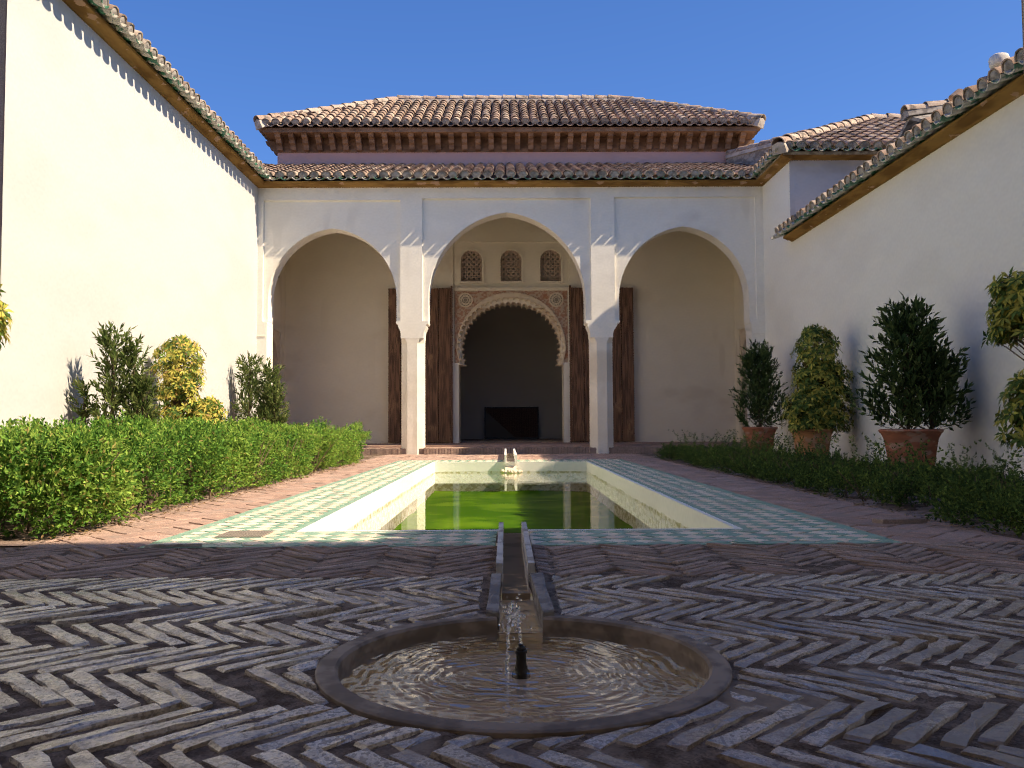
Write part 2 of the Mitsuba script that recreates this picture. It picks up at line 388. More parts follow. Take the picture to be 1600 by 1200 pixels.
def chevrons(zone, axis, pitch, L, W, jit=0.004, ang=45.0, phase=0.0):
    """bands of parallel bricks, alternately leaning: footprints within the zone"""
    x0, y0, x1, y1 = zone.bounds
    step = L * math.sin(math.radians(ang)) + W * 0.45
    out = []
    a0, a1, b0, b1 = (x0, x1, y0, y1) if axis == 'x' else (y0, y1, x0, x1)
    k = 0; b = b0 + phase
    while b < b1 + step:
        s = 1 if k % 2 else -1
        a = a0 - 0.2
        while a < a1 + 0.2:
            ca, cb = a + rng.normal(0, jit), b + rng.normal(0, jit)
            q = affinity.rotate(sbox(-L / 2 * (1 + rng.normal(0, 0.02)), -W / 2 * (1 + rng.normal(0, 0.05)), L / 2, W / 2), s * ang + rng.normal(0, 1.3), origin=(0, 0))
            q = affinity.translate(q, ca, cb) if axis == 'x' else Polygon([(cb + py, ca + px) for px, py in q.exterior.coords])
            out.append(q); a += pitch
        b += step; k += 1
    res = []
    for q in out:
        full = q.area
        q = q.intersection(zone)
        for g in polys(q):
            if g.area > 0.05 * full:
                res.append(g.convex_hull if g.convex_hull.difference(zone).area < 0.02 * full else g.convex_hull.intersection(zone))
    return [g for g in res if isinstance(g, Polygon)]

def herring(zone, L, gap):
    W = L / 2; x0, y0, x1, y1 = zone.bounds; c0 = np.array([(x0 + x1) / 2, (y0 + y1) / 2]); R = math.hypot(x1 - x0, y1 - y0) / 2 + 0.5
    n = int(R / W) + 2; out = []; ca = math.cos(math.pi / 4)
    for i in range(-2 * n, 2 * n):
        for j in range(-n, n):
            ox, oy = (i + 2 * j) * W, (i - 2 * j) * W
            for q in ((0, 2, 0, 1), (0, 1, 1, 3)):
                mx, my = ox + (q[0] + q[1]) / 2 * W, oy + (q[2] + q[3]) / 2 * W
                px, py = c0[0] + (mx - my) * ca, c0[1] + (mx + my) * ca
                if not (x0 - L < px < x1 + L and y0 - L < py < y1 + L): continue
                b = sbox(-(q[1] - q[0]) * W / 2 + gap / 2, -(q[3] - q[2]) * W / 2 + gap / 2, (q[1] - q[0]) * W / 2 - gap / 2, (q[3] - q[2]) * W / 2 - gap / 2)
                b = affinity.translate(affinity.rotate(b, 45 + rng.normal(0, 0.5), origin=(0, 0)), px + rng.normal(0, 0.001), py + rng.normal(0, 0.001)).intersection(zone)
                out += [g for g in polys(b) if g.area > 0.0004]
    return out

def pave(name, foot, mats, z1, depth=0.035, keep=300, zj=0.0012, tj=0.012, drop=0.0, cut=None, **kw):
    """one entry per brick for the pieces that show largest (nearest), the rest joined"""
    foot = sorted(foot, key=lambda q: math.hypot(q.centroid.x * 1.0, q.centroid.y))
    if cut: foot = [q for q in foot if not cut(q.centroid.x, q.centroid.y)]
    rest, tones = [], []; n = 0; lo, hi, bsdf = mats
    for q in foot:
        if rng.random() < drop: continue
        zz = z1 + rng.normal(0, zj)
        m = tilt(slab(q, zz - depth, zz, **kw), tj)
        tone = rng.uniform(lo, hi)
        vis = abs(q.centroid.x) < 0.62 * q.centroid.y + 0.15 and q.centroid.y > 1.15
        if n < keep and vis:
            put(name + '__brick', m, bsdf, tone=tone); n += 1
        else:
            rest.append(m); tones.append(toned(m, tone))
    if rest:
        put(name + '__far_bricks', cat(rest), bsdf, uv=np.vstack(tones), kind='stuff')

avoid = unary_union([Point(*BC).buffer(BR_OUT + 0.006, 48), sbox(-0.075, 2.15, 0.145, 2.9), sbox(-0.045, 2.8, 0.105, 4.2)])
zoneA = sbox(-2.3, 0.75, 2.3, 2.85).difference(avoid)
footA = chevrons(zoneA, 'x', 0.0715, 0.282, 0.037, phase=0.055)
isleft = lambda x: x < -0.25
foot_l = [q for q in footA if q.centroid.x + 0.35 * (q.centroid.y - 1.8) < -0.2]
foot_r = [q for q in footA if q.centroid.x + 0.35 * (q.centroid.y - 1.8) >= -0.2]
inhole = lambda x, y: any(math.hypot(x - hx, y - hy) < hr * 0.8 for hx, hy, hr in holes)
note('brick_paving', 'dark worn bricks on edge laid in chevron bands with wide soil joints', kind='structure')
pave('brick_paving', foot_l, (0.45, 1.0, 'm_grey_brick'), 0.0, keep=150, drop=0.03, cut=inhole, ch=0.005, jit=0.0022, seg=0.042)  # left tones raised, putting the glare off the sunlit wall into the colour
pave('brick_paving', foot_r, (0.0, 0.5, 'm_grey_brick'), 0.0, keep=150, zj=0.0009, drop=0.02, cut=inhole, ch=0.006, jit=0.0026, seg=0.042)  # right tones lowered as the side without glare; soil cover also heavier
zoneB = sbox(-4.25, 2.85, 4.45, 3.60).difference(unary_union([avoid, sbox(TXA, TYA, TXB, 5)]))
note('red_brick_paving', 'reddish bricks on edge packed tightly in herringbone bands before the tiles', kind='structure')
pave('red_brick_paving', chevrons(zoneB, 'y', 0.060, 0.285, 0.031, phase=0.0), (0.0, 1.0, 'm_red_brick'), 0.0, keep=260, zj=0.0018, tj=0.012, drop=0.02, jit=0.0015)
for zone in (sbox(-2.02, 3.60, TXA, 14.72), sbox(TXB, 3.60, 2.20, 14.72), sbox(TXA, TYB, TXB, 14.72).difference(sbox(-0.03, 12, 0.16, 15))):
    nm = numbered('brick_path'); counts[nm + '__brick'] = -1
    note(nm, kind='structure')
    pave(nm, herring(zone, 0.28, 0.007), (0.0, 1.0, 'm_path_brick'), 0.0, keep=170, zj=0.0012, tj=0.006, jit=0.0012, ch=0.003)
put('loose_brick', tilt(slab(Polygon([(1.86, 4.22), (2.10, 4.27), (2.08, 4.36), (1.85, 4.32)]), -0.01, 0.022, ch=0.005, jit=0.004), 0.06), 'm_red_brick', label='lifted slab of broken red brick lying on the path by the low hedge', category='brick')
put('loose_brick', tilt(slab(Polygon([(-1.50, 3.575), (-1.27, 3.58), (-1.27, 3.597), (-1.5, 3.595)]), 0.0, 0.012, ch=0.003, jit=0.002), 0.01), 'm_curb_stone', label='thin pale sliver of stone lying on the brick edge before the tiles', category='brick')

# ------------------------------------------------------------------ checkered tile floor
note('tile_floor', 'green and cream glazed tiles set diagonally around the pool', kind='structure')
tz = sbox(TXA, TYA, TXB, TYB).difference(unary_union([sbox(PX0 - 0.03, PY0 - 0.03, PX1 + 0.03, PY1 + 0.03), sbox(-0.045, 2, 0.105, 4.2), sbox(-0.03, 11.4, 0.16, 15)]))
bord = 0.05
field = sbox(TXA + bord, TYA + bord * 0.6, TXB - bord, TYB - bord).difference(sbox(PX0 - 0.03 - bord, PY0 - 0.05, PX1 + 0.03 + bord, PY1 + 0.03 + bord)).intersection(tz)
cells = []
for i in range(-16, 17):
    for j in range(-2, 76):
        for half in (0, 1):
            cx, cy = TX0 + (i + 0.5 * half) * TP, TY0 + (j + 0.5 * half) * TP
            h = TP / 2 * (0.955 if half == 0 else 0.975)
            q = Polygon([(cx - h, cy), (cx, cy - h), (cx + h, cy), (cx, cy + h)]).intersection(field)
            cells += [(g, half) for g in polys(q) if g.area > 0.0004]
cells.sort(key=lambda t: t[0].centroid.y + 0.15 * abs(t[0].centroid.x))
rest = [[], []]; n = 0
put('ground', flat_xy(tz, -0.0045), 'm_mortar_bed', kind='structure')
for q, half in cells:
    m = tilt(slab(q, -0.02, rng.normal(0.0005, 0.0008), ch=0.0012, jit=0.0006, seg=0.2, dome=0.0), 0.006)
    if n < 300: put('tile_floor__tile', m, ('m_cream_tile', 'm_green_tile')[half]); n += 1
    else: rest[half].append(m)
put('tile_floor__cream_tiles', cat(rest[0]), 'm_cream_tile', kind='stuff')
put('tile_floor__green_tiles', cat(rest[1]), 'm_green_tile', kind='stuff')
edge = tz.difference(field.buffer(0.002))
strips = []
for g in polys(edge):
    x0, y0, x1, y1 = g.bounds
    lx = np.arange(TXA, TXB + 0.1, 0.145); ly = np.arange(TYA, TYB + 0.1, 0.145)
    for q in polys(edge.intersection(sbox(TXA, TYA, TXB, TYA + 0.06))) : pass
for a in np.arange(TXA, TXB, 0.145):
    for yy in ((TYA, TYA + bord), (TYB - bord, TYB), (PY1 + 0.01, PY1 + 0.1), (PY0 - 0.06, PY0)):
        strips += polys(sbox(a, yy[0], a + 0.143, yy[1]).intersection(edge))
edge2 = edge.difference(unary_union([sbox(-9, TYA, 9, TYA + bord), sbox(-9, TYB - bord, 9, TYB), sbox(-9, PY1 + 0.01, 9, PY1 + 0.1), sbox(-9, PY0 - 0.06, 9, PY0)]))
for b in np.arange(TYA, TYB, 0.145):
    strips += polys(sbox(-9, b, 9, b + 0.143).intersection(edge2))
put('tile_floor__border_tiles', cat([slab(q.convex_hull, -0.02, 0.0, ch=0.0012, jit=0.0004, seg=0.3, dome=0) for q in strips if q.area > 1e-4 and q.convex_hull.area < q.area * 1.3]), 'm_green_tile', kind='stuff')

# drain grate lying in the tiles
bars = [sbox(-1.31 + k * 0.0135, 3.86, -1.31 + k * 0.0135 + 0.005, 4.08) for k in range(16)] + [sbox(-1.31, 3.86 + k * 0.024, -1.11, 3.86 + k * 0.024 + 0.005) for k in range(10)]
k = put('drain_grate', ext_xy(unary_union(bars), 0.002, 0.006), 'm_metal_grate', label='small rusty metal drain grate set in the checkered tiles', category='grate')

# ------------------------------------------------------------------ pool
note('pool', 'long rectangular pool with whitewashed inner walls and algae at the waterline', 'pool')
for (a, b, c0, d) in ((PX0 - 0.03, PX0, PY0 - 0.03, PY1 + 0.03), (PX1, PX1 + 0.03, PY0 - 0.03, PY1 + 0.03), (PX0, PX1, PY1, PY1 + 0.03)):
    def wallmesh(U, V): pass
    m = bx(a, b, c0, d, -0.6, 0.003)
    for _ in range(0): pass
    put('pool__wall', m, 'm_pool_plaster')
put('pool__wall', cat([bx(PX0, -0.03, PY0 - 0.03, PY0, -0.6, 0.003), bx(0.10, PX1, PY0 - 0.03, PY0, -0.6, 0.003), bx(-0.03, 0.10, PY0 - 0.03, PY0, -0.6, -0.05)]), 'm_pool_plaster')
put('pool__floor', strip_grid(np.linspace(PX0, PX1, 40), np.linspace(PY0, PY1, 120), lambda U, V: np.stack([U, V, -0.42 + 0.05 * meshkit.fbm(np.stack([U * 2, V * 2, 0 * U], -1), 3, 5)], -1)), 'm_algae', smooth=True)
xs, ys = np.linspace(PX0 + 0.001, PX1 - 0.001, 90), np.linspace(PY0 + 0.001, PY1 - 0.001, 330)
def pool_surf(U, V):
    P = np.stack([U * 5, V * 3.0, 0 * U], -1)
    calm = 0.00006 + 0.00045 * np.exp(-((U - 0.25) ** 2 / 0.35 + (V - 10.6) ** 2 / 1.8))
    return np.stack([U, V, WATER + calm * (meshkit.fbm(P * 2.2, 2, 4) - 0.5) * 2 + calm * 0.5 * np.sin(V * 60 + 3 * U)], -1)
put('pool_water', strip_grid(xs, ys, pool_surf), 'm_water', smooth=True, kind='structure')

# inlet channel at the far end of the pool
note('inlet_channel', 'narrow stone channel with white curbs pouring into the far end of the pool', 'channel')
put('inlet_channel__curb', bx(-0.02, 0.008, 11.46, 14.70, -0.02, 0.10), 'm_pool_plaster')
put('inlet_channel__curb', bx(0.122, 0.150, 11.46, 14.70, -0.02, 0.10), 'm_pool_plaster')
put('inlet_channel__bed', cat([bx(0.009, 0.121, 11.62, 14.70, -0.03, -0.005), bx(0.009, 0.121, 13.2, 13.24, -0.005, 0.02), bx(0.009, 0.121, 14.0, 14.04, -0.005, 0.03)]), 'm_dark_stone')
lip = Polygon([(11.63, -0.03), (11.63, 0.0), (11.36, -0.13), (11.36, -0.16)])
put('inlet_channel__lip', ext_yz(lip, -0.012, 0.142), 'm_stucco')
peb = []
for _ in range(16):
    s = trimesh.creation.icosphere(1, 1.0); s.vertices *= rng.uniform(0.012, 0.03, 3); s.vertices += [rng.uniform(-0.06, 0.20), rng.uniform(11.33, 11.47), -0.13 + rng.uniform(0, 0.02)]; peb.append(s)
put('inlet_channel__stones', cat(peb), 'm_stucco', kind='stuff')

# ------------------------------------------------------------------ round basin, channel, nozzle and jet
note('fountain_basin', 'round sunken fountain basin with a dark stone rim in the brick paving', 'basin')
def arc_ring(r0, r1, z, z0, a0, a1, n=100):
    an = np.linspace(a0, a1, n)
    prof = [(r1, z0), (r1, z - 0.004), (r1 - 0.005, z), (r0 + 0.006, z), (r0, z - 0.006), (r0, z0)]
    V = np.array([[BC[0] + r * np.cos(t), BC[1] + r * np.sin(t), h] for t in an for r, h in prof]); k = len(prof); f = []
    for i in range(n - 1):
        for j in range(k - 1):
            f += [[i * k + j, (i + 1) * k + j, (i + 1) * k + j + 1], [i * k + j, (i + 1) * k + j + 1, i * k + j + 1]]
    return trimesh.Trimesh(V, f, process=False)
half = math.asin(0.058 / BR_IN)
put('fountain_basin__rim', arc_ring(BR_IN, BR_OUT, 0.006, -0.12, math.pi / 2 + half, 2.5 * math.pi - half), 'm_dark_stone', smooth=40)
put('fountain_basin__floor', lathe([(0.001, -0.085), (0.2, -0.083), (BR_OUT - 0.01, -0.075)], (BC[0], BC[1], 0), 64), 'm_basin_floor', smooth=True)
NX, NY = 0.030, 1.835
WB = -0.020
def basin_surf(U, V):
    x, y = BC[0] + U * np.cos(V), BC[1] + U * np.sin(V)
    d = np.hypot(x - (NX - 0.028), y - (NY - 0.06)); d2 = np.hypot(x - NX - 0.01, y - NY + 0.0)
    w = meshkit.fbm(np.stack([x * 6, y * 6, 0 * x], -1), 3, 2) * 2.2
    amp = 0.0011 * (0.35 + meshkit.noise(np.stack([x * 7, y * 7, 0 * x + 4], -1), 8))
    z = 0.45 * amp * np.sin(d * 190 + w * 9) * np.exp(-d * 2.2) + 0.0003 * np.sin(d2 * 260 + w * 9) * np.exp(-d2 * 3) + 0.0012 * (meshkit.fbm(np.stack([x * 26 + w, y * 42, 0 * x], -1), 3, 6) - 0.5)
    return np.stack([x, y, WB + z], -1)
put('basin_water', strip_grid(np.linspace(0.0005, BR_IN - 0.001, 150), np.linspace(0, 2 * np.pi, 420), basin_surf), 'm_basin_water', smooth=True, kind='structure')

note('water_channel', 'stone lined water channel running from the pool to the round basin', 'channel')
put('water_channel__curb', bx(-0.034, -0.013, 2.80, 3.98, -0.05, 0.05), 'm_curb_stone', label='thin pale marble curb, left of the channel')
put('water_channel__curb', bx(0.070, 0.092, 2.80, 3.98, -0.05, 0.05), 'm_curb_stone', label='thin pale marble curb, right of the channel')
for s, q in ((-1, [(-0.054, 2.235), (-0.021, 2.222), (-0.016, 2.80), (-0.048, 2.80)]), (1, [(0.092, 2.218), (0.124, 2.23), (0.118, 2.80), (0.074, 2.80)])):
    put('water_channel__block', slab(Polygon(q), -0.028, 0.020, ch=0.004, jit=0.0012, seg=0.12), 'm_grey_stone', label='rough grey stone block beside the channel mouth')
put('water_channel__bed', cat([bx(-0.014, 0.072, 2.62, 4.06, -0.09, -0.012), bx(-0.024, 0.095, 2.212, 2.62, -0.09, -0.034)]), 'm_basin_floor')
def chan_surf(U, V):
    return np.stack([U, V, np.where(V > 2.62, -0.006, -0.022) + 0.0012 * (meshkit.fbm(np.stack([U * 40, V * 30, 0 * U], -1), 3, 3) - 0.5)], -1)
put('water_channel__water', cat([strip_grid(np.linspace(-0.013, 0.071, 12), np.linspace(2.621, 4.05, 120), chan_surf), strip_grid(np.linspace(-0.022, 0.093, 14), np.linspace(2.18, 2.6199, 60), chan_surf)]), 'm_basin_water', smooth=True)

put('fountain_nozzle', lathe([(0.001, -0.034), (0.020, -0.034), (0.0195, -0.026), (0.0165, -0.021), (0.0135, -0.017), (0.0135, -0.012), (0.0115, -0.008), (0.0105, 0.012), (0.0115, 0.0155), (0.0128, 0.0165), (0.0128, 0.0215), (0.0105, 0.0235), (0.0115, 0.0255), (0.0095, 0.029), (0.0062, 0.031), (0.0055, 0.035), (0.001, 0.036)], (NX, NY, 0), 28), 'm_bronze', smooth=40,
    label='small black bronze fountain nozzle standing in the round basin', category='nozzle')
# jet: rises from the nozzle, breaks up into drops, falls towards the left
jet = []
def strand(p, r, wob):
    p = np.asarray(p, float)
    t = np.linspace(0, 1, 46); q = np.stack([np.interp(t, np.linspace(0, 1, len(p)), p[:, k]) for k in range(3)], -1)
    q += 0.0010 * wob * np.stack([np.sin(t * 61), np.cos(t * 47), 0 * t], -1)
    return tube(q, r * (0.8 + 1.0 * np.abs(np.sin(t * 29 + wob))), 8)
jet.append(strand([(NX - 0.001, NY, 0.036), (NX - 0.003, NY, 0.062), (NX - 0.006, NY, 0.088), (NX - 0.012, NY, 0.108)], 0.0022, 1.0))
jet.append(strand([(NX - 0.010, NY, 0.104), (NX - 0.017, NY, 0.116), (NX - 0.024, NY, 0.104), (NX - 0.027, NY - 0.005, 0.075), (NX - 0.028, NY - 0.01, 0.03), (NX - 0.031, NY - 0.02, -0.01), (NX - 0.031, NY - 0.03, WB)], 0.0021, 2.0))
s = trimesh.creation.icosphere(2, 1.0)
for _ in range(260):
    h = rng.random(); d = s.copy(); r = rng.uniform(0.0009, 0.0025) * (1.25 if h < 0.5 else 0.8)
    if h < 0.62: cpt = np.array([NX - 0.016 + rng.normal(0, 0.0125), NY + rng.normal(0, 0.010), 0.094 + rng.normal(0, 0.016)])
    else:
        u = rng.random(); cpt = np.array([NX - 0.026 - 0.005 * u + rng.normal(0, 0.0022), NY - 0.02 * u + rng.normal(0, 0.003), 0.095 - 0.12 * u])
    d.vertices = d.vertices * r * np.array([1, 1, rng.uniform(0.8, 1.5)]) + cpt; jet.append(d)
d = s.copy(); d.vertices = d.vertices * [0.0035, 0.0035, 0.0045] + [NX - 0.017, NY, 0.122]; jet.append(d)
put('water_jet', cat(jet), 'm_drop', smooth=True, label='small clear water jet rising from the nozzle and breaking into drops', category='water jet')

# ------------------------------------------------------------------ roof tiles
def cover_tile(L=0.36, r0=0.089, r1=0.072, th=0.014, n=9, lift=0.030, wob=0.003):
    an = np.linspace(0, np.pi, n)
    rings = []
    for (y, r, dz) in ((0, r0, lift), (0, r0 - th, lift), (L, r1, 0.012), (L, r1 - th, 0.012)):
        k = 1 + rng.normal(0, wob * 4)
        rings.append(np.c_[-np.cos(an) * r * k, np.full(n, y) + rng.normal(0, wob, n), np.sin(an) * r * 0.92 + dz])
    V = np.vstack(rings); f = []
    def quad(a, b, flip=False):
        for i in range(n - 1):
            q = [a * n + i, a * n + i + 1, b * n + i + 1, b * n + i]
            if flip: q = q[::-1]
            f.extend([[q[0], q[1], q[2]], [q[0], q[2], q[3]]])
    quad(0, 2, False); quad(1, 3, True); quad(0, 1, True)
    for e in (0, n - 1):
        f.extend([[e, n + e, 3 * n + e], [e, 3 * n + e, 2 * n + e]])
    m = trimesh.Trimesh(V, f, process=False)
    return m
def channel_tile(L=0.40, r=0.085, th=0.014, n=7):
    an = np.linspace(np.radians(200), np.radians(340), n)
    rings = [np.c_[np.cos(an) * rr, np.full(n, y), np.sin(an) * rr * 0.85 + 0.075 + dz] for (y, rr, dz) in ((0, r - th, 0.0), (0, r, 0.0), (L, r - th + 0.006, -0.01), (L, r + 0.006, -0.01))]
    V = np.vstack(rings); f = []
    for a, b in ((0, 2), (1, 3), (0, 1)):
        for i in range(n - 1):
            f += [[a * n + i, a * n + i + 1, b * n + i + 1], [a * n + i, b * n + i + 1, b * n + i]]
    return trimesh.Trimesh(V, f, process=False)
def plug_mesh(r=0.074, n=9):
    an = np.linspace(0, np.pi, n)
    ring = np.c_[-np.cos(an) * r, np.full(n, 0.012), np.sin(an) * r * 0.92 + 0.026]
    V = np.vstack([ring, [[0, 0.0, 0.05]], [[-r * 0.6, 0.012, -0.02], [r * 0.6, 0.012, -0.02]]])
    f = [[i, n, i + 1] for i in range(n - 1)] + [[n - 1, n, n + 2], [n + 2, n, n + 1], [n + 1, n, 0]]
    return trimesh.Trimesh(V, f, process=False)
COVERS = [cover_tile() for _ in range(6)]
CHANNEL = channel_tile()
COVER_PLY = {(i, j): mikit.ply(COVERS[i], f'm_terracotta_{j}', smooth=50) for i in range(6) for j in range(3)}
CHAN_PLY = mikit.ply(CHANNEL, 'm_green_glaze', smooth=50)

def frame(O, eu, ev):
    eu, ev = np.asarray(eu, float), np.asarray(ev, float); ev = ev / np.linalg.norm(ev); eu = eu / np.linalg.norm(eu)
    nn = np.cross(eu, ev)
    if nn[2] < 0: nn = -nn
    return np.asarray(O, float), eu, ev, nn

def mat4(eu, ev, nn, pos):
    M = np.eye(4); M[:3, 0], M[:3, 1], M[:3, 2], M[:3, 3] = eu, ev, nn, pos
    return M

def tiled_slope(key, O, eu, ev, length, vmin, vmax, pitch=0.2, expo=0.275, keep=300, green_eave=True, prefer='front', tones=(0, 1, 2, 0, 1), plugs=True):
    """barrel tiles over a slope: key is the roof part that holds them"""
    O, eu, ev, nn = frame(O, eu, ev)
    ncol = int(length / pitch); off = (length - ncol * pitch) / 2
    cov, chan, plug, greens = [], [], [], []
    for i in range(ncol + 1):
        uc = off + i * pitch
        # channel between covers
        v0, v1 = vmin(uc), vmax(uc)
        j = 0
        while v0 + j * 0.33 < v1 - 0.05:
            pos = O + eu * uc + ev * (v0 + j * 0.33 + (-0.06 if j == 0 else 0)) + nn * 0.004
            M = mat4(eu, ev, nn, pos)
            if j == 0 and green_eave and v0 < 0.02: greens.append(M)
            else: chan.append(M)
            j += 1
        if i == ncol: break
        uc = off + (i + 0.5) * pitch
        v0, v1 = vmin(uc), vmax(uc); j = 0
        while v0 + j * expo < v1 - 0.06:
            a = rng.normal(0, 0.022); eu2 = eu * math.cos(a) + ev * math.sin(a); ev2 = -eu * math.sin(a) + ev * math.cos(a)
            pos = O + eu * (uc + rng.normal(0, 0.004)) + ev * (v0 + j * expo + rng.normal(0, 0.008)) + nn * (0.052 + rng.normal(0, 0.002))
            M = mat4(eu2, ev2, nn, pos)
            cov.append((np.linalg.norm(pos - EYE), M, j))
            if j == 0 and plugs and v0 < 0.02: plug.append(M)
            j += 1
    cov.sort(key=lambda t: (t[2] > 2, t[0]) if prefer == 'eave' else (0, t[0]))
    rest = []
    for k, (d, M, j) in enumerate(cov):
        i, t = int(rng.integers(6)), int(tones[int(rng.integers(len(tones)))])
        if k < keep:
            nm = numbered(key + '__tile'); scene[nm] = {**COVER_PLY[(i, t)], 'to_world': T(M)}
        else:
            m = COVERS[i].copy(); m.apply_transform(M); rest.append(m)
    if rest: put(key + '__far_tiles', cat(rest), 'm_terracotta_1', smooth=50, kind='stuff')
    def joined(base, Ms):
        return cat([trimesh.Trimesh(base.vertices @ M[:3, :3].T + M[:3, 3], base.faces, process=False) for M in Ms])
    if greens: put(key + '__glazed_gutter_tiles', joined(CHANNEL, greens), 'm_green_glaze', smooth=50, kind='stuff', label='green glazed gutter tiles along the eave')
    if chan: put(key + '__gutter_tiles', joined(CHANNEL, chan), 'm_terracotta_1', smooth=50, kind='stuff')
    if plug: put(key + '__mortar', joined(plug_mesh(), plug), 'm_mortar', kind='stuff')

CAP = cover_tile(0.40, 0.115, 0.098, 0.016, 11, 0.03)
def ridge_caps(key, A, B, bed=0.1, name='ridge_tile', mat='m_pale_mortar'):
    A, B = np.asarray(A, float), np.asarray(B, float); L = np.linalg.norm(B - A); ev = (B - A) / L
    eu = np.cross(ev, [0, 0, 1]); eu /= np.linalg.norm(eu); nn = np.cross(eu, ev)
    n = int(L / 0.3)
    for i in range(n):
        M = mat4(eu, ev, nn, A + ev * (i * L / n) + nn * (0.03 + rng.normal(0, 0.004)))
        m = CAP.copy(); m.apply_transform(M)
        put(key + '__' + name, m, f'm_terracotta_{(2, 2, 0)[int(rng.integers(3))]}', smooth=50)
    q = Polygon([(-0.12, -bed), (0.12, -bed), (0.10, 0.05), (0.0, 0.085), (-0.10, 0.05)])
    m = trimesh.creation.extrude_polygon(q, L, engine='earcut'); v = m.vertices
    m = trimesh.Trimesh(A + v[:, :1] * eu + v[:, 1:2] * nn + v[:, 2:] * ev, m.faces, process=False)
    put(key + '__ridge_mortar', m, mat)

def deck(pts, th=0.05):
    """a slab under a roof plane; pts counter-clockwise seen from above"""
    p = np.asarray(pts, float); n = len(p)
    nn = np.cross(p[1] - p[0], p[2] - p[0]); nn /= np.linalg.norm(nn)
    if nn[2] < 0: p = p[::-1]; nn = -nn
    V = np.vstack([p, p - nn * th]); f = [[0, i, i + 1] for i in range(1, n - 1)] + [[n, n + i + 1, n + i] for i in range(1, n - 1)]
    for i in range(n):
        k = (i + 1) % n; f += [[i, n + i, n + k], [i, n + k, k]]
    return trimesh.Trimesh(V, f, process=False)

COR = [(0, 0), (0.02, 0.0), (0.045, 0.018), (0.09, 0.026), (0.135, 0.042), (0.15, 0.05), (0.155, 0.075), (0, 0.075)]   # cavetto cornice: (out, up)
TAN = math.tan(math.radians(20)); CS, SN = math.cos(math.radians(20)), math.sin(math.radians(20))
EAVE_Z, EAVE_O = 4.745, 0.235       # tile edge height and overhang of the high eaves

# ------------------------------------------------------------------ the pavilion with its arcade
note('pavilion', 'pale arcaded pavilion with three pointed arches and two tiled roofs', 'building')
def arch(cx, hw, zs, za, n=40):
    e = 0.12 * hw; R = hw + e; zc = za - math.sqrt(R * R - e * e)
    a1 = math.acos(e / R)
    t = np.linspace(0, a1, n // 2)
    r = np.c_[cx - e + R * np.cos(t), zc + R * np.sin(t)]
    l = np.c_[2 * cx - r[::-1, 0], r[::-1, 1]]
    return [(cx + hw, zs)] + r.tolist() + l[1:].tolist() + [(cx - hw, zs)]
ARCH = [(-3.03, 1.125, 3.97, -4.16, -1.825), (0.03, 1.378, 4.245, -1.425, 1.483), (3.145, 1.145, 3.985, 1.883, 4.32)]
ZS = 2.345
open_polys = []
for cx, hw, za, x0, x1 in ARCH:
    top = arch(cx, hw, ZS, za)
    L, Rr = cx - hw, cx + hw
    def side(face, edge, s):   # from the arch edge down to the column face: lip, roll, concave neck
        d = edge - face
        return [(edge, ZS), (edge - s * 0.004, ZS - 0.02), (face + d * 1.08, ZS - 0.045), (face + d * 0.95, ZS - 0.075), (face + d * 0.5, ZS - 0.085), (face + d * 0.62, ZS - 0.115), (face + d * 0.40, ZS - 0.155), (face + d * 0.12, ZS - 0.20), (face, ZS - 0.26), (face, -0.1)]
    left = side(x0, L, 1); right = side(x1, Rr, -1)
    open_polys.append(Polygon(right[::-1] + top[1:-1] + left).buffer(0))
opening = unary_union(open_polys)
lower_clear = unary_union([sbox(-1.825 - 0.01, -0.2, -1.425 + 0.01, 2.02), sbox(1.483 - 0.01, -0.2, 1.883 + 0.01, 2.02)])
wall_rect = sbox(XL - 0.3, -0.05, XR + 0.3, 4.72)
alf = unary_union([sbox(-4.235, ZS - 0.02, -1.835, 4.46), sbox(-1.452, ZS - 0.02, 1.51, 4.485), sbox(1.925, ZS - 0.02, 4.41, 4.50)])
core = ext_xz(wall_rect.difference(unary_union([opening, lower_clear])), YF + 0.05, YF2)
skin = ext_xz(wall_rect.difference(unary_union([opening, lower_clear, alf])), YF, YF + 0.075)
put('pavilion__arcade_wall', cat([core, skin]), 'm_facade')
def octcol(x0, x1, y0, y1, zt, zb, ch=0.115):
    xs_ = [x0 + ch, x1 - ch, x1, x1, x1 - ch, x0 + ch, x0, x0]; ys_ = [y0, y0, y0 + ch, y1 - ch, y1, y1, y1 - ch, y0 + ch]
    o = np.c_[xs_, ys_]
    sq = np.array([[x0, y0], [x1, y0], [x1, y0], [x1, y1], [x1, y1], [x0, y1], [x0, y1], [x0, y0]], float)
    mid = (o * 0.55 + sq * 0.45)
    V = np.vstack([np.c_[o, np.full(8, zb)], np.c_[o, np.full(8, zt - 0.16)], np.c_[mid, np.full(8, zt - 0.05)], np.c_[sq, np.full(8, zt)]]); f = []
    for r in range(3):
        for i in range(8):
            k = (i + 1) % 8; f += [[r * 8 + i, r * 8 + k, (r + 1) * 8 + k], [r * 8 + i, (r + 1) * 8 + k, (r + 1) * 8 + i]]
    return trimesh.Trimesh(V, f, process=False)
for x0, x1 in ((-1.825, -1.425), (1.483, 1.883)):
    put('pavilion__column', octcol(x0, x1, YF + 0.003, YF2 - 0.003, 2.09, -0.03), 'm_column')
for x0, x1 in ((XL, -4.17), (4.33, XR)):
    put('pavilion__pilaster_capital', cat([bx(x0 + 0.01, x1 - 0.01, YF - 0.012, YF + 0.02, 2.06, 2.075)]), 'm_column')
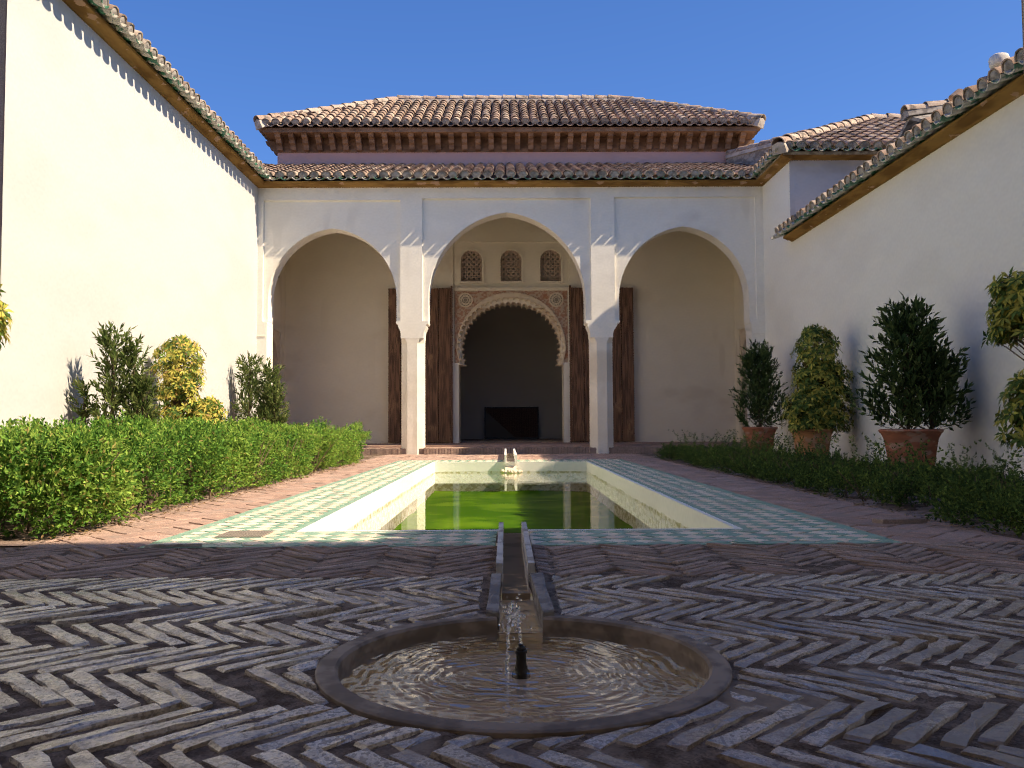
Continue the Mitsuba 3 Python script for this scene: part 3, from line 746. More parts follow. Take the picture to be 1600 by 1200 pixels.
# cornice along the front
def cornice_x(x0, x1, y, z, s=-1):
    return ext_yz(Polygon([(y + s * a, z + b) for a, b in COR]).buffer(0), x0, x1)
def cornice_y(y0, y1, x, z, s):
    return ext_xz(Polygon([(x + s * a, z + b) for a, b in COR]).buffer(0), y0, y1)
put('pavilion__cornice', cornice_x(XL - 0.0, XR + 0.0, YF, 4.68), 'm_ochre', smooth=30)
# brick step under the arcade
note('brick_step', 'low brick step running under the arcade columns', 'step')
stp = []
for x0, x1 in ((XL + 0.02, -1.83), (-1.42, 1.478), (1.888, XR - 0.02)):
    a = x0
    while a < x1 - 0.03:
        w = min(0.052, x1 - a)
        stp.append(tilt(slab(sbox(a, YF + 0.015 + rng.normal(0, 0.004), a + w - 0.010, YF + 0.15), -0.02, 0.112 + rng.normal(0, 0.003), ch=0.006, jit=0.002, seg=0.3), 0.01)); a += w
put('brick_step__edge_bricks', cat(stp), 'm_red_brick', kind='stuff')
put('brick_step__fill', cat([bx(XL + 0.01, XR - 0.01, YF + 0.03, YF + 0.2, -0.05, 0.098)]), 'm_mortar_bed')
note('portico_floor', kind='structure')
put('portico_floor', bx(-4.6, 4.8, YF + 0.151, 21.3, -0.05, 0.105), 'm_path_brick', kind='structure')
put('brick_step__upper_tread', bx(-4.48, 4.66, YF2 + 0.25, YB + 0.7, 0.1, 0.14), 'm_path_brick')

# portico walls
PCX = 0.1165
def lobed(cx, hw, z_imp, z_wide, z_top, lobes, r, inset, n=7):
    """opening with a scalloped edge: an ellipse arch whose rim is a row of round bites"""
    rise = z_top - z_wide
    pts = []
    full = []
    a_start = -0.38
    L = np.linspace(a_start, math.pi - a_start, 400)
    def P(t):
        w = hw * (np.cos(t) if t > 0 and t < math.pi else np.sign(np.cos(t)) * (1 - 0.05 * (math.sin(min(abs(t), abs(t - math.pi)) / 0.38 * math.pi / 2)) ** 2))
        h = rise * math.sin(t) if 0 < t < math.pi else 0.9 * math.sin(t)
        return np.array([cx + w, z_wide + h])
    C = np.array([P(t) for t in L]); s = np.r_[0, np.cumsum(np.linalg.norm(np.diff(C, axis=0), axis=1))]
    g = Polygon([(cx + hw * 0.999, z_imp - 3)] + C.tolist() + [(cx - hw * 0.999, z_imp - 3)]).buffer(0)
    disks = []
    for k in range(lobes):
        q = (k + 0.5) / lobes * s[-1]
        c0 = np.array([np.interp(q, s, C[:, 0]), np.interp(q, s, C[:, 1])])
        disks.append(Point(*c0).buffer(r, 8))
    return unary_union([g] + disks), g
zi, zw, zt = 1.72, 2.06, 3.02
jamb = sbox(PCX - 1.067, -0.2, PCX + 1.067, zi)
def lob_open(hw, ztop, lobes, r):
    g, _ = lobed(PCX, hw, zi, zw, ztop, lobes, r, 0)
    return unary_union([g.intersection(sbox(-5, zi - 0.06, 5, 5)), jamb])
front_open = lob_open(1.045, 3.06, 33, 0.05)
second_open = lob_open(0.965, 2.975, 32, 0.05)
back_rect = sbox(-4.49, 0.0, 4.68, 5.70)
wins = []
for wx in (-0.69, 0.123, 0.937):
    wins.append(unary_union([sbox(wx - 0.215, 3.44, wx + 0.215, 3.88), Point(wx, 3.88).buffer(0.215, 24)]))
winall = unary_union(wins)
put('pavilion__back_wall', cat([ext_xz(back_rect.difference(unary_union([jamb, sbox(PCX - 1.02, 1, PCX + 1.02, 2.9), second_open.intersection(sbox(-9, 0, 9, 9)), winall])), YB + 0.04, YB + 0.55),
                                ext_xz(back_rect.difference(sbox(-1.065, 0, 1.30, 4.245)), YB, YB + 0.06)]), 'm_back_wall')
put('pavilion__portal_spandrel', ext_xz(sbox(-1.03, 1.7, 1.27, 3.235).difference(unary_union([lobed(PCX, 1.1, zi, zw, 3.19, 3, 0.01, 0)[1].intersection(sbox(-5, 1.6, 5, 5)), jamb])), YB - 0.02, YB + 0.05), 'm_carved')
put('pavilion__portal_arch', cat([ext_xz(lobed(PCX, 1.1, zi, zw, 3.19, 3, 0.01, 0)[1].intersection(sbox(-5, zi, 5, 5)).difference(front_open), YB - 0.045, YB + 0.12),
                                  ext_xz(lobed(PCX, 1.1, zi, zw, 3.19, 3, 0.01, 0)[1].buffer(-0.004).intersection(sbox(-5, zi, 5, 5)).difference(second_open), YB + 0.121, YB + 0.40)]), 'm_stucco', label='carved plaster arch with a double row of small scallops')
rim = lobed(PCX, 1.1, zi, zw, 3.19, 3, 0.01, 0)[1]
put('pavilion__portal_arch_moulding', ext_xz(rim.buffer(0.012).difference(rim.buffer(-0.008)).intersection(sbox(-5, zi, 5, 5)), YB - 0.055, YB), 'm_stucco')
for s in (-1, 1):
    put('pavilion__portal_jamb', cat([bx(PCX + s * 1.127 - 0.06, PCX + s * 1.127 + 0.06, YB - 0.03, YB + 0.549, 0.13, zi), bx(PCX + s * 1.12 - 0.075, PCX + s * 1.12 + 0.075, YB - 0.04, YB + 0.54, zi, zi + 0.045)]), 'm_facade')
    put('pavilion__portal_frame', bx(PCX + s * 1.18 - 0.022, PCX + s * 1.18 + 0.022, YB - 0.04, YB + 0.05, zi + 0.04, 3.236), 'm_back_wall')
    cxr = PCX + s * 0.925
    ring = Point(cxr, 3.05).buffer(0.15, 24).difference(Point(cxr, 3.05).buffer(0.128, 24))
    star = unary_union([affinity.rotate(sbox(-0.075, -0.075, 0.075, 0.075), a, origin=(0, 0)).exterior.buffer(0.006) for a in (0, 22.5, 45, 67.5)] + [Point(0, 0).buffer(0.125).exterior.buffer(0.006), Point(0, 0).buffer(0.045).exterior.buffer(0.006)])
    star = affinity.translate(star.intersection(Point(0, 0).buffer(0.128)), cxr, 3.05)
    k = put('pavilion__roundel', ext_xz(Point(cxr, 3.05).buffer(0.129, 24), YB - 0.028, YB), 'm_roundel')
    put(k + '__ring', cat([ext_xz(ring, YB - 0.05, YB), ext_xz(star, YB - 0.040, YB - 0.02)]), 'm_stucco')
put('pavilion__portal_cornice', cat([bx(-1.10, 1.325, YB - 0.06, YB + 0.05, 3.236, 3.27), bx(-1.12, 1.345, YB - 0.075, YB + 0.05, 3.271, 3.30)]), 'm_back_wall')
for i, w in enumerate(wins):
    k = numbered('pavilion__window')
    fr = w.buffer(0.045).difference(w).intersection(sbox(-9, 3.44, 9, 9))
    x0, z0, x1, z1 = w.bounds
    scene[k] = mikit.ply(cat([ext_xz(fr, YB + 0.012, YB + 0.08), bx(x0 - 0.05, x1 + 0.05, YB + 0.0, YB + 0.08, 3.405, 3.44)]), 'm_back_wall')
    lines = []
    pit, wd = 0.10, 0.0058
    cx, cz = (x0 + x1) / 2, 3.66
    for j in range(-12, 13):
        for o in (j * pit - 0.0207, j * pit + 0.0207):
            lines += [LineString([(cx + o, cz - 1), (cx + o, cz + 1)]), LineString([(cx - 1, cz + o), (cx + 1, cz + o)])]
        o = (j + 0.5) * pit
        lines += [LineString([(cx + o - 1, cz - 1), (cx + o + 1, cz + 1)]), LineString([(cx + o - 1, cz + 1), (cx + o + 1, cz - 1)])]
    lat = unary_union([l.intersection(w).buffer(wd, cap_style=2) for l in lines]).intersection(w)
    lat = unary_union([lat, w.difference(w.buffer(-0.012))])
    scene[k + '__lattice'] = mikit.ply(ext_xz(lat, YB + 0.10, YB + 0.135), 'm_lattice')
# doors folded back against the wall
for s, x0, x1 in ((-1, -2.368, -1.105), (1, 1.335, 2.60)):
    k = numbered('pavilion__door')
    scene[k] = mikit.ply(cat([bx(x0 + 0.03, x1 - 0.03, YB - 0.105, YB - 0.085, z, z + 0.12) for z in (0.4, 1.2, 2.0, 2.9)] + [bx(*((x1 - 0.002, x1 + 0.035) if s < 0 else (x0 - 0.035, x0 + 0.002)), YB - 0.14, YB - 0.08, 0.14, 3.33)]), 'm_wood')
    n = 5; w = (x1 - x0) / n
    for i in range(n):
        p = slab(sbox(x0 + i * w + 0.005, 0.155, x0 + (i + 1) * w - 0.005, 3.28 - rng.uniform(0, 0.006)), 0.0, 0.05, ch=0.004, jit=0.0008, seg=1.0, dome=0.0)
        v = p.vertices.copy(); p = trimesh.Trimesh(np.c_[v[:, 0], YB - 0.106 - v[:, 2], v[:, 1]], p.faces[:, ::-1], process=False)
        put(k + '__plank', p, 'm_wood', tone=0.1 + 0.17 * i + 0.05 * (s > 0))
# end walls of the portico with small arched doorways
for s, xw in ((-1, -4.49), (1, 4.68)):
    yc, hw = 16.38, 0.47
    arc = Polygon([(yc - hw, 0)] + [(yc + hw * np.cos(t), 1.62 + (0.60) * np.sin(t) ** 0.9) for t in np.linspace(math.pi, 0, 30)] + [(yc + hw, 0)])
    rect = Polygon([(YF2 - 0.05, 0), (YB + 0.2, 0), (YB + 0.2, 5.6), (YF2 - 0.05, 4.84)])
    put('pavilion__end_wall', ext_yz(rect.difference(sbox(yc - 0.62, 0, yc + 0.62, 2.38)), *sorted((xw, xw + s * 0.14))), 'm_back_wall')
    put('pavilion__end_doorway', ext_yz(sbox(yc - 0.618, 0.0, yc + 0.618, 2.378).difference(arc), *sorted((xw + s * 0.02, xw + s * 0.12))), 'm_stucco', label='small carved arched doorway in the end wall')
    if s < 0:
        put('pavilion__end_room', cat([bx(xw - 2.5, xw - 2.45, 15.2, 17.6, 0, 3), bx(xw - 2.45, xw - 0.14, 15.2, 15.25, 0, 3), bx(xw - 2.45, xw - 0.14, 17.55, 17.6, 0, 3), bx(xw - 2.5, xw - 0.14, 15.2, 17.6, 3.001, 3.05)]), 'm_interior')
    else:
        k = put('pavilion__shutter', bx(xw + 0.16, xw + 0.19, yc - hw - 0.1, yc + hw + 0.1, 0.12, 1.3), 'm_grey_stone', label='grey shutter door behind the small arch')
        for i in range(22):
            put(k + '__slat', bx(xw + 0.15, xw + 0.185, yc - hw - 0.08, yc + hw + 0.08, 1.32 + i * 0.045, 1.355 + i * 0.045), 'm_slat')
# room behind the portal
put('pavilion__room', cat([bx(-4.0, 4.2, 21.0, 21.2, 0.1, 4.6), bx(-4.2, -4.0, YB + 0.55, 21.2, 0.1, 4.6), bx(4.2, 4.4, YB + 0.55, 21.2, 0.1, 4.6), bx(-4.2, 4.4, YB + 0.551, 21.2, 4.6, 4.7)]), 'm_interior')
rt_ = []
for i in range(24):
    for j in range(12):
        rt_.append(((i + j) % 2, bx(-2.6 + i * 0.22, -2.6 + i * 0.22 + 0.216, YB + 0.75 + j * 0.27, YB + 0.75 + j * 0.27 + 0.266, 0.1, 0.160)))
put('pavilion__room_floor', cat([m for a, m in rt_ if a == 0] + [bx(-4, 4.2, YB + 0.56, 21.0, 0.1, 0.154)]), 'm_dark_stone')
put('pavilion__room_floor', cat([m for a, m in rt_ if a == 1]), 'm_red_brick')

# upper storey: pink wall, modillions, hipped roof
UX0, UX1, UY0, UY1 = -4.67, 4.93, YB, 21.4
put('pavilion__upper_wall', cat([bx(UX0, UX1, UY0 - 0.0, UY0 + 0.3, 5.6, 6.14), bx(UX0, UX0 + 0.3, UY0 + 0.3, UY1, 4.6, 6.14), bx(UX1 - 0.3, UX1, UY0 + 0.3, UY1, 4.6, 6.14), bx(UX0 + 0.3, UX1 - 0.3, UY1 - 0.3, UY1, 0, 6.14)]), 'm_pink_wall')
E0, E1, EY0, EY1, EZ = -4.93, 5.17, 16.86, 21.84, 6.51
put('pavilion__frieze', cat([bx(UX0 - 0.02, UX1 + 0.02, UY0 - 0.02, UY0 + 0.02, 6.12, 6.45), bx(UX0 - 0.021, UX0 + 0.02, UY0, UY1, 6.122, 6.45), bx(UX1 - 0.02, UX1 + 0.021, UY0, UY1, 6.122, 6.45)]), 'm_modillion')
put('pavilion__eave_board', cat([bx(E0 + 0.10, E1 - 0.10, EY0 + 0.06, EY0 + 0.6, 6.415, 6.45), bx(E0 + 0.07, E1 - 0.07, EY0 + 0.03, EY0 + 0.10, 6.405, 6.495), bx(E0 + 0.07, E0 + 0.4, EY0 + 0.1, EY1, 6.416, 6.49), bx(E1 - 0.4, E1 - 0.07, EY0 + 0.1, EY1, 6.416, 6.49)]), 'm_modillion')
MOD = [(a, b - 0.15) for a, b in [(0, 6.28), (-0.10, 6.29), (-0.14, 6.37), (-0.20, 6.40), (-0.23, 6.46), (-0.31, 6.49), (-0.34, 6.564), (0, 6.564)]]
nm = 36
for i in range(nm):
    x = UX0 + 0.03 + (UX1 - UX0 - 0.16) * i / (nm - 1)
    put('pavilion__modillion', ext_yz(Polygon([(UY0 - 0.02 + a, b) for a, b in MOD]), x, x + 0.105), 'm_modillion')
for i in range(12):
    y = UY0 + 0.15 + i * 0.3
    put('pavilion__modillion', ext_xz(Polygon([(UX0 - 0.02 + a * 0.8, b) for a, b in MOD]), y, y + 0.105), 'm_modillion')
    put('pavilion__modillion', ext_xz(Polygon([(UX1 + 0.02 - a * 0.8, b) for a, b in MOD]), y, y + 0.105), 'm_modillion')
RZ = 7.89; RY = 19.33; RX0, RX1 = -2.46, 2.70
rise = RZ - EZ; run = RY - EY0; sl = math.hypot(rise, run)
k = put('pavilion__upper_roof', cat([deck([(E0 + 0.05, EY0 + 0.05, EZ - 0.02), (E1 - 0.05, EY0 + 0.05, EZ - 0.02), (RX1, RY, RZ - 0.02), (RX0, RY, RZ - 0.02)]), deck([(E1 - 0.05, EY0 + 0.05, EZ - 0.02), (E1 - 0.05, EY1 - 0.05, EZ - 0.02), (RX1, RY, RZ - 0.02)]),
    deck([(E0 + 0.05, EY1 - 0.05, EZ - 0.02), (E0 + 0.05, EY0 + 0.05, EZ - 0.02), (RX0, RY, RZ - 0.02)]), deck([(E1 - 0.05, EY1 - 0.05, EZ - 0.02), (E0 + 0.05, EY1 - 0.05, EZ - 0.02), (RX0, RY, RZ - 0.02), (RX1, RY, RZ - 0.02)])]), 'm_modillion')
hipmax = lambda u: sl * min(1.0, max(0.0, u) / (RX0 - E0), max(0.0, E1 - E0 - u) / (E1 - RX1)) - 0.06
tiled_slope(k, (E0, EY0, EZ), (1, 0, 0), (0, run, rise), E1 - E0, lambda u: 0.0, hipmax, keep=300, green_eave=False)
srun, ssl = RX0 - E0, math.hypot(RX0 - E0, rise)
tri = lambda u: ssl * max(0.0, 1 - abs(u - (EY1 - EY0) / 2) / ((EY1 - EY0) / 2)) - 0.06
tiled_slope(k, (E0, EY0, EZ), (0, 1, 0), (srun, 0, rise), EY1 - EY0, lambda u: 0.0, tri, keep=0, green_eave=False)
tiled_slope(k, (E1, EY0, EZ), (0, 1, 0), (-(E1 - RX1), 0, rise), EY1 - EY0, lambda u: 0.0, tri, keep=0, green_eave=False)
ridge_caps(k, (E0 - 0.02, EY0 - 0.02, EZ + 0.05), (RX0, RY, RZ + 0.05))
ridge_caps(k, (E1 + 0.02, EY0 - 0.02, EZ + 0.05), (RX1, RY, RZ + 0.05))
ridge_caps(k, (RX0, RY, RZ + 0.06), (RX1, RY, RZ + 0.06))

# lower roof over the portico
LY0 = YF - EAVE_O
lsl = (YB - LY0) / CS
k = put('pavilion__lower_roof', deck([(XL + EAVE_O - 0.12, LY0 + 0.15, EAVE_Z + 0.035), (XR - EAVE_O + 0.12, LY0 + 0.15, EAVE_Z + 0.035), (XR + 0.9, LY0 + 1.25, EAVE_Z + 1.25 * TAN - 0.02), (XR + 0.9, YB, EAVE_Z + (YB - LY0) * TAN - 0.02), (XL - 0.9, YB, EAVE_Z + (YB - LY0) * TAN - 0.02), (XL - 0.9, LY0 + 1.25, EAVE_Z + 1.25 * TAN - 0.02)]), 'm_mortar')
VL, VR = XL + EAVE_O, XR - EAVE_O       # the eaves of the side walls
O = (XL - 0.9, LY0, EAVE_Z)
def lvmin(u):
    x = XL - 0.9 + u
    return max(0.0, VL - x - 0.02, x - VR - 0.02) / CS
tiled_slope(k, O, (1, 0, 0), (0, CS, SN), XR - XL + 1.8, lvmin, lambda u: lsl - 0.05, keep=300, prefer='eave')

# ------------------------------------------------------------------ wings left and right of the courtyard
note('courtyard_wing', 'tall sunlit white wall with a tiled eave, left side of the courtyard', 'building')
wl_us, wl_vs = np.linspace(-1.0, YF + 0.1, 60), np.linspace(-0.1, 4.70, 24)
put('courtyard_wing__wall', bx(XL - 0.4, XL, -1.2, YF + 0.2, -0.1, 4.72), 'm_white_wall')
put('courtyard_wing__cornice', cornice_y(-1.2, YF + 0.0, XL, 4.68, 1), 'm_ochre', smooth=30)
k = put('courtyard_wing__roof', deck([(VL - 0.15, -1.2, EAVE_Z + 0.035), (VL - 0.15, YF + 0.6, EAVE_Z + 0.035), (VL - 4.5, YF + 0.6, EAVE_Z + 4.5 * TAN - 0.02), (VL - 4.5, -1.2, EAVE_Z + 4.5 * TAN - 0.02)]), 'm_mortar')
tiled_slope(k, (VL, -1.2, EAVE_Z), (0, 1, 0), (-CS, 0, SN), YF - EAVE_O + 1.2 + 0.9, lambda u: max(0.0, (-1.2 + u) - LY0 - 0.02) / CS, lambda u: max(1.0, max(0.0, (-1.2 + u) - LY0) / CS + 0.6) , keep=240, prefer='eave', tones=(0, 2, 2, 2, 1))

note('courtyard_wing_001', 'shaded white wall with a low tiled eave, right side of the courtyard', 'building')
RZW, REZ = 3.37, 3.435
YE = 13.45                                # the low eave ends at the taller corner
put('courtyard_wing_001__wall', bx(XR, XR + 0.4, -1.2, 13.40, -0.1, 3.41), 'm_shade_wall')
put('courtyard_wing_001__cornice', cornice_y(6.3, 13.30, XR, RZW, -1), 'm_ochre', smooth=30)
k = put('courtyard_wing_001__roof', deck([(VR + 0.15, 6.3, REZ + 0.035), (VR + 0.15, YE - 0.06, REZ + 0.035), (VR + 5.0, YE - 0.06, REZ + 5.0 * TAN - 0.02), (VR + 5.0, 6.3, REZ + 5.0 * TAN - 0.02)]), 'm_mortar')
tiled_slope(k, (VR, 6.3, REZ), (0, 1, 0), (CS, 0, SN), YE - 6.3, lambda u: 0.0, lambda u: 1.5, keep=240, prefer='eave', tones=(0, 1, 2, 1, 2))

note('annex_building', 'grey annex wall with hipped tile roof behind the low right eave', 'building')
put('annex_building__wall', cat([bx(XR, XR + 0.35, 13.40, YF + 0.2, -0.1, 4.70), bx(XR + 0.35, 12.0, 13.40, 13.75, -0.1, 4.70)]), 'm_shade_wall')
put('annex_building__front_wall', bx(XR + 0.004, 12.0, 13.385, 13.41, 3.3, 4.70), 'm_blue_grey_wall')
put('annex_building__cornice', cat([cornice_y(13.24, YF, XR, 4.68, -1), cornice_x(XR - 0.15, 12.0, 13.385, 4.70)]), 'm_ochre', smooth=30)
AE_Y, AE_Z = 13.385 - 0.25, 4.77
ridge = [(VR + 0.25, 16.9, 6.10), (5.45, 16.4, 6.16), (6.95, 15.9, 6.36)]
AT = math.tan(math.radians(27)); AC, AS = math.cos(math.radians(27)), math.sin(math.radians(27))
RXA, RYA = 6.95, 15.85
hipz = AE_Z + (RYA - AE_Y) * AT
k = put('annex_building__roof', cat([deck([(VR + 0.1, AE_Y + 0.08, AE_Z + 0.02), (12.0, AE_Y + 0.08, AE_Z + 0.02), (12.0, RYA, hipz - 0.04), (RXA, RYA, hipz - 0.04)]),
                                     deck([(VR + 0.08, YF + 2.4, AE_Z + 0.01), (VR + 0.08, AE_Y + 0.08, AE_Z + 0.01), (RXA, RYA, hipz - 0.04), (RXA, YF + 2.6, hipz - 0.04)])]), 'm_mortar')
asl = (RYA - AE_Y) / AC
tiled_slope(k, (VR, AE_Y, AE_Z), (1, 0, 0), (0, AC, AS), 12.0 - VR, lambda u: 0.0, lambda u: asl * min(1.0, u / (RXA - VR)) - 0.05, keep=160)
tiled_slope(k, (VR, AE_Y, AE_Z), (0, 1, 0), (CS, 0, SN), LY0 - AE_Y + 0.9, lambda u: max(0.0, AE_Y + u - LY0 - 0.02) / CS, lambda u: min(max(0.2, u * 1.05), 2.4), keep=60)
ridge_caps(k, (VR - 0.02, AE_Y - 0.02, AE_Z + 0.05), (RXA, RYA, hipz + 0.05))
ridge_caps(k, (RXA, RYA, hipz + 0.05), (11.8, RYA, hipz + 0.05))
ridge_caps(k, (4.62, YB - 0.1, 5.95), (5.6, 15.2, 5.72), bed=0.03)

a_, b_ = np.array([4.62, YB - 0.1, 5.93]), np.array([5.6, 15.2, 5.70])
nrm_ = np.array([-(b_ - a_)[1], (b_ - a_)[0], 0]); nrm_ = -nrm_ / np.linalg.norm(nrm_) * 0.09
q_ = np.array([a_ + nrm_, b_ + nrm_, [b_[0] + nrm_[0], b_[1] + nrm_[1], 4.7], [a_[0] + nrm_[0], a_[1] + nrm_[1], 4.7]])
put('annex_building__parapet', trimesh.convex.convex_hull(np.vstack([q_, q_ - 2 * np.tile(nrm_, (4, 1))])), 'm_mortar')

# a gabled roof further back on the right wing
note('courtyard_wing_002', 'bit of tiled ridge with an open end tile showing above the right eave', 'building')
gy0, gz0 = 12.0, 4.93
k = put('courtyard_wing_002__roof', cat([deck([(5.82, gy0, gz0 - 0.02), (5.82, gy0 - 1.6, gz0 - 0.8), (9.5, gy0 - 1.6, gz0 - 0.25), (9.5, gy0, gz0 + 0.55)]), deck([(5.82, gy0 + 1.2, gz0 - 0.6), (5.82, gy0, gz0 - 0.02), (9.5, gy0, gz0 + 0.55), (9.5, gy0 + 1.2, gz0 - 0.05)])]), 'm_mortar')
put('courtyard_wing_002__wall', bx(5.8, 9.4, gy0 - 1.4, gy0 + 1.0, 3.3, gz0 - 0.75), 'm_shade_wall')
ridge_caps(k, (5.76, gy0, gz0 - 0.03), (9.4, gy0, gz0 + 0.52), bed=0.03, mat='m_mortar')
fin = lathe([(0.001, 0.16), (0.06, 0.155), (0.10, 0.12), (0.115, 0.07), (0.105, 0.0), (0.09, -0.06), (0.0, -0.06)], (4.42, 7.38, 3.83), 20)
fin.vertices = (fin.vertices - [4.42, 7.38, 3.83]) * [0.75, 0.75, 0.6] + [4.42, 7.42, 3.69]
fin.vertices = fin.vertices + 0.05 * (meshkit.fbm(fin.vertices * 16, 3)[:, None] - 0.5)
put('roof_finial', fin, 'm_finial', smooth=True, label='white plastered lump on the right eave near the photo edge', category='finial')
m = CAP.copy(); m.vertices = m.vertices * [0.55, 0.25, 0.7]; M = mat4([0, 1, 0], [0.6, 0, 0.8], [-0.8, 0, 0.6], (4.36, 8.02, 3.585)); m.apply_transform(M)
put('loose_roof_tile', m, 'm_terracotta_0', smooth=50, label='broken roof tile sticking up on the right eave', category='tile')

# ------------------------------------------------------------------ entrance portico around the camera
note('entrance_building', 'shaded doorway the picture is taken from, its jambs edging the view left and right', 'building')
NY0, NY1 = 0.72, 1.10
NXL, NXR = -0.656, 0.690
EY, EZH = 1.43, 8.20
NBZ = 4.52                                 # eave of the lower block beside the doorway
op = unary_union([sbox(NXL, -0.2, NXR, 2.2), Point((NXL + NXR) / 2, 2.2).buffer((NXR - NXL) / 2, 24)])
put('entrance_building__wall', ext_xz(unary_union([sbox(XL + 0.002, -0.1, XR - 0.002, 8.1), sbox(XR - 0.01, 4.9, 13.0, 8.1)]).difference(op), NY0, NY1), 'm_shade_wall')
for a_, b_ in ((NXL - 0.05, NXL), (NXR, NXR + 0.05)):
    put('entrance_building__door_jamb', bx(a_, b_, NY0 - 0.02, NY1 + 0.004, -0.1, 2.2), 'm_pier')
put('entrance_building__passage', cat([bx(-1.9, -1.8, -1.35, NY0, -0.1, 3.2), bx(1.8, 1.9, -1.35, NY0, -0.1, 3.2), bx(-1.9, 1.9, -1.45, -1.35, -0.1, 3.2), bx(-1.9, 1.9, -1.45, NY0, 3.2, 3.3)]), 'm_back_wall')
for a_, b_ in ((XR, XR + 0.35), (XL - 0.38, XL - 0.02)):
    put('entrance_building__upper_wall', bx(a_, b_, -1.2, NY1, 4.72, 8.1), 'm_shade_wall')
put('entrance_building__side_wall', bx(XR, XR + 0.35, -1.2, 5.95, 3.415, NBZ - 0.03), 'm_shade_wall')
put('entrance_building__cornice', cat([cornice_x(XL, XR, NY1, EZH - 0.08, 1), cornice_y(NY1, 5.95, XR, NBZ - 0.08, -1)]), 'm_ochre')
k = put('entrance_building__roof', cat([deck([(XL - 0.5, EY, EZH - 0.02), (XL - 0.5, -2.5, EZH + (EY + 2.5) * TAN), (13.0, -2.5, EZH + (EY + 2.5) * TAN), (13.0, EY, EZH - 0.02)]),
                                        deck([(VR, NY1, NBZ - 0.02), (VR, 6.05, NBZ - 0.02), (VR + 4.0, 6.05, NBZ + 4 * TAN), (VR + 4.0, NY1, NBZ + 4 * TAN)])]), 'm_mortar')
tiled_slope(k, (XL, EY, EZH), (1, 0, 0), (0, -CS, SN), 13.0 - XL, lambda u: 0.0, lambda u: 0.7, keep=0, plugs=True)
tiled_slope(k, (VR, NY1, NBZ), (0, 1, 0), (CS, 0, SN), 6.05 - NY1, lambda u: 0.0, lambda u: 0.7, keep=0, plugs=True)

# ------------------------------------------------------------------ plants
def leaves_mesh(base, direc, nrm, length, width, col, fold=0.25, droop=0.0):
    """many folded leaves at once; every leaf is 6 vertices, 4 triangles"""
    n = len(base)
    d = direc / (np.linalg.norm(direc, axis=1, keepdims=True) + 1e-9)
    s = np.cross(d, nrm); s /= np.linalg.norm(s, axis=1, keepdims=True) + 1e-9
    u = np.cross(s, d)
    L, W = length[:, None], width[:, None]
    p0 = base; tip = base + d * L - u * L * droop
    m1 = base + d * L * 0.5
    l = m1 + s * W * 0.5 + u * W * fold; r = m1 - s * W * 0.5 + u * W * fold
    V = np.stack([p0, r, tip, l, m1], 1).reshape(-1, 3)
    i = np.arange(n)[:, None] * 5
    F = np.concatenate([i + [0, 1, 4], i + [1, 2, 4], i + [4, 2, 3], i + [0, 4, 3]])
    return trimesh.Trimesh(V, F, process=False), np.repeat(col, 5, axis=0)

def rand_dir(n):
    v = rng.normal(size=(n, 3)); return v / np.linalg.norm(v, axis=1, keepdims=True)

def colours(n, pal, w, jit=0.18):
    i = rng.choice(len(pal), n, p=np.array(w) / np.sum(w))
    return np.clip(np.array(pal)[i] * (1 + rng.normal(0, jit, (n, 1))), 0.005, 0.9)

def sprigs(pos, out, per, slen, ll, lw, pal, wts, upb=0.4, spread=0.9):
    """short twigs at pos heading along out; leaves along each"""
    n = len(pos)
    d = out + rand_dir(n) * 0.55 + np.array([0, 0, upb]); d /= np.linalg.norm(d, axis=1, keepdims=True)
    t = np.tile(np.linspace(0.1, 1, per), n)
    b = np.repeat(pos, per, 0) + np.repeat(d, per, 0) * (t * slen)[:, None]
    k = np.repeat(d, per, 0) * (0.55 + 0.6 * t[:, None]) + rand_dir(n * per) * spread
    tone = np.repeat(rng.normal(0, 0.12, (n, 1)), per, 0)
    col = colours(n * per, pal, wts) * (1 + tone)
    return leaves_mesh(b, k, rand_dir(n * per) + np.array([0, 0, 0.6]), rng.uniform(0.55, 1.4, n * per) * ll, rng.uniform(0.8, 1.2, n * per) * lw, np.clip(col, 0.005, 0.9))

def put_leaves(key, parts, **kw):
    m = cat([p[0] for p in parts]); c = np.vstack([p[1] for p in parts])
    return put(key, m, 'm_leaf', smooth=False, color=c, kind='stuff', **kw)

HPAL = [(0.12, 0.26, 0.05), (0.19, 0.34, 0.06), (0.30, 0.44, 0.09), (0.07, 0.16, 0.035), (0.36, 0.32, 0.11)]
def hedge_points(x0, x1, y0, y1, h, n, rough=0.07, seed=1, inner=0.16):
    """points near the lumpy skin of a long hedge, with outward directions"""
    per = np.array([h, x1 - x0, h]); y = rng.uniform(y0, y1, n)
    s = rng.random(n) * per.sum()
    P = np.zeros((n, 3)); D = np.zeros((n, 3))
    a = s < h; b = (s >= h) & (s < h + x1 - x0); c_ = ~(a | b)
    P[a] = np.c_[np.full(a.sum(), 0), y[a], s[a]]; D[a] = [1, 0, 0.1]
    P[b] = np.c_[s[b] - h, y[b], np.full(b.sum(), h)]; D[b] = [0, 0, 1]
    P[c_] = np.c_[np.full(c_.sum(), x1 - x0), y[c_], s[c_] - h - (x1 - x0)]; D[c_] = [-1, 0, 0.1]
    return P, D
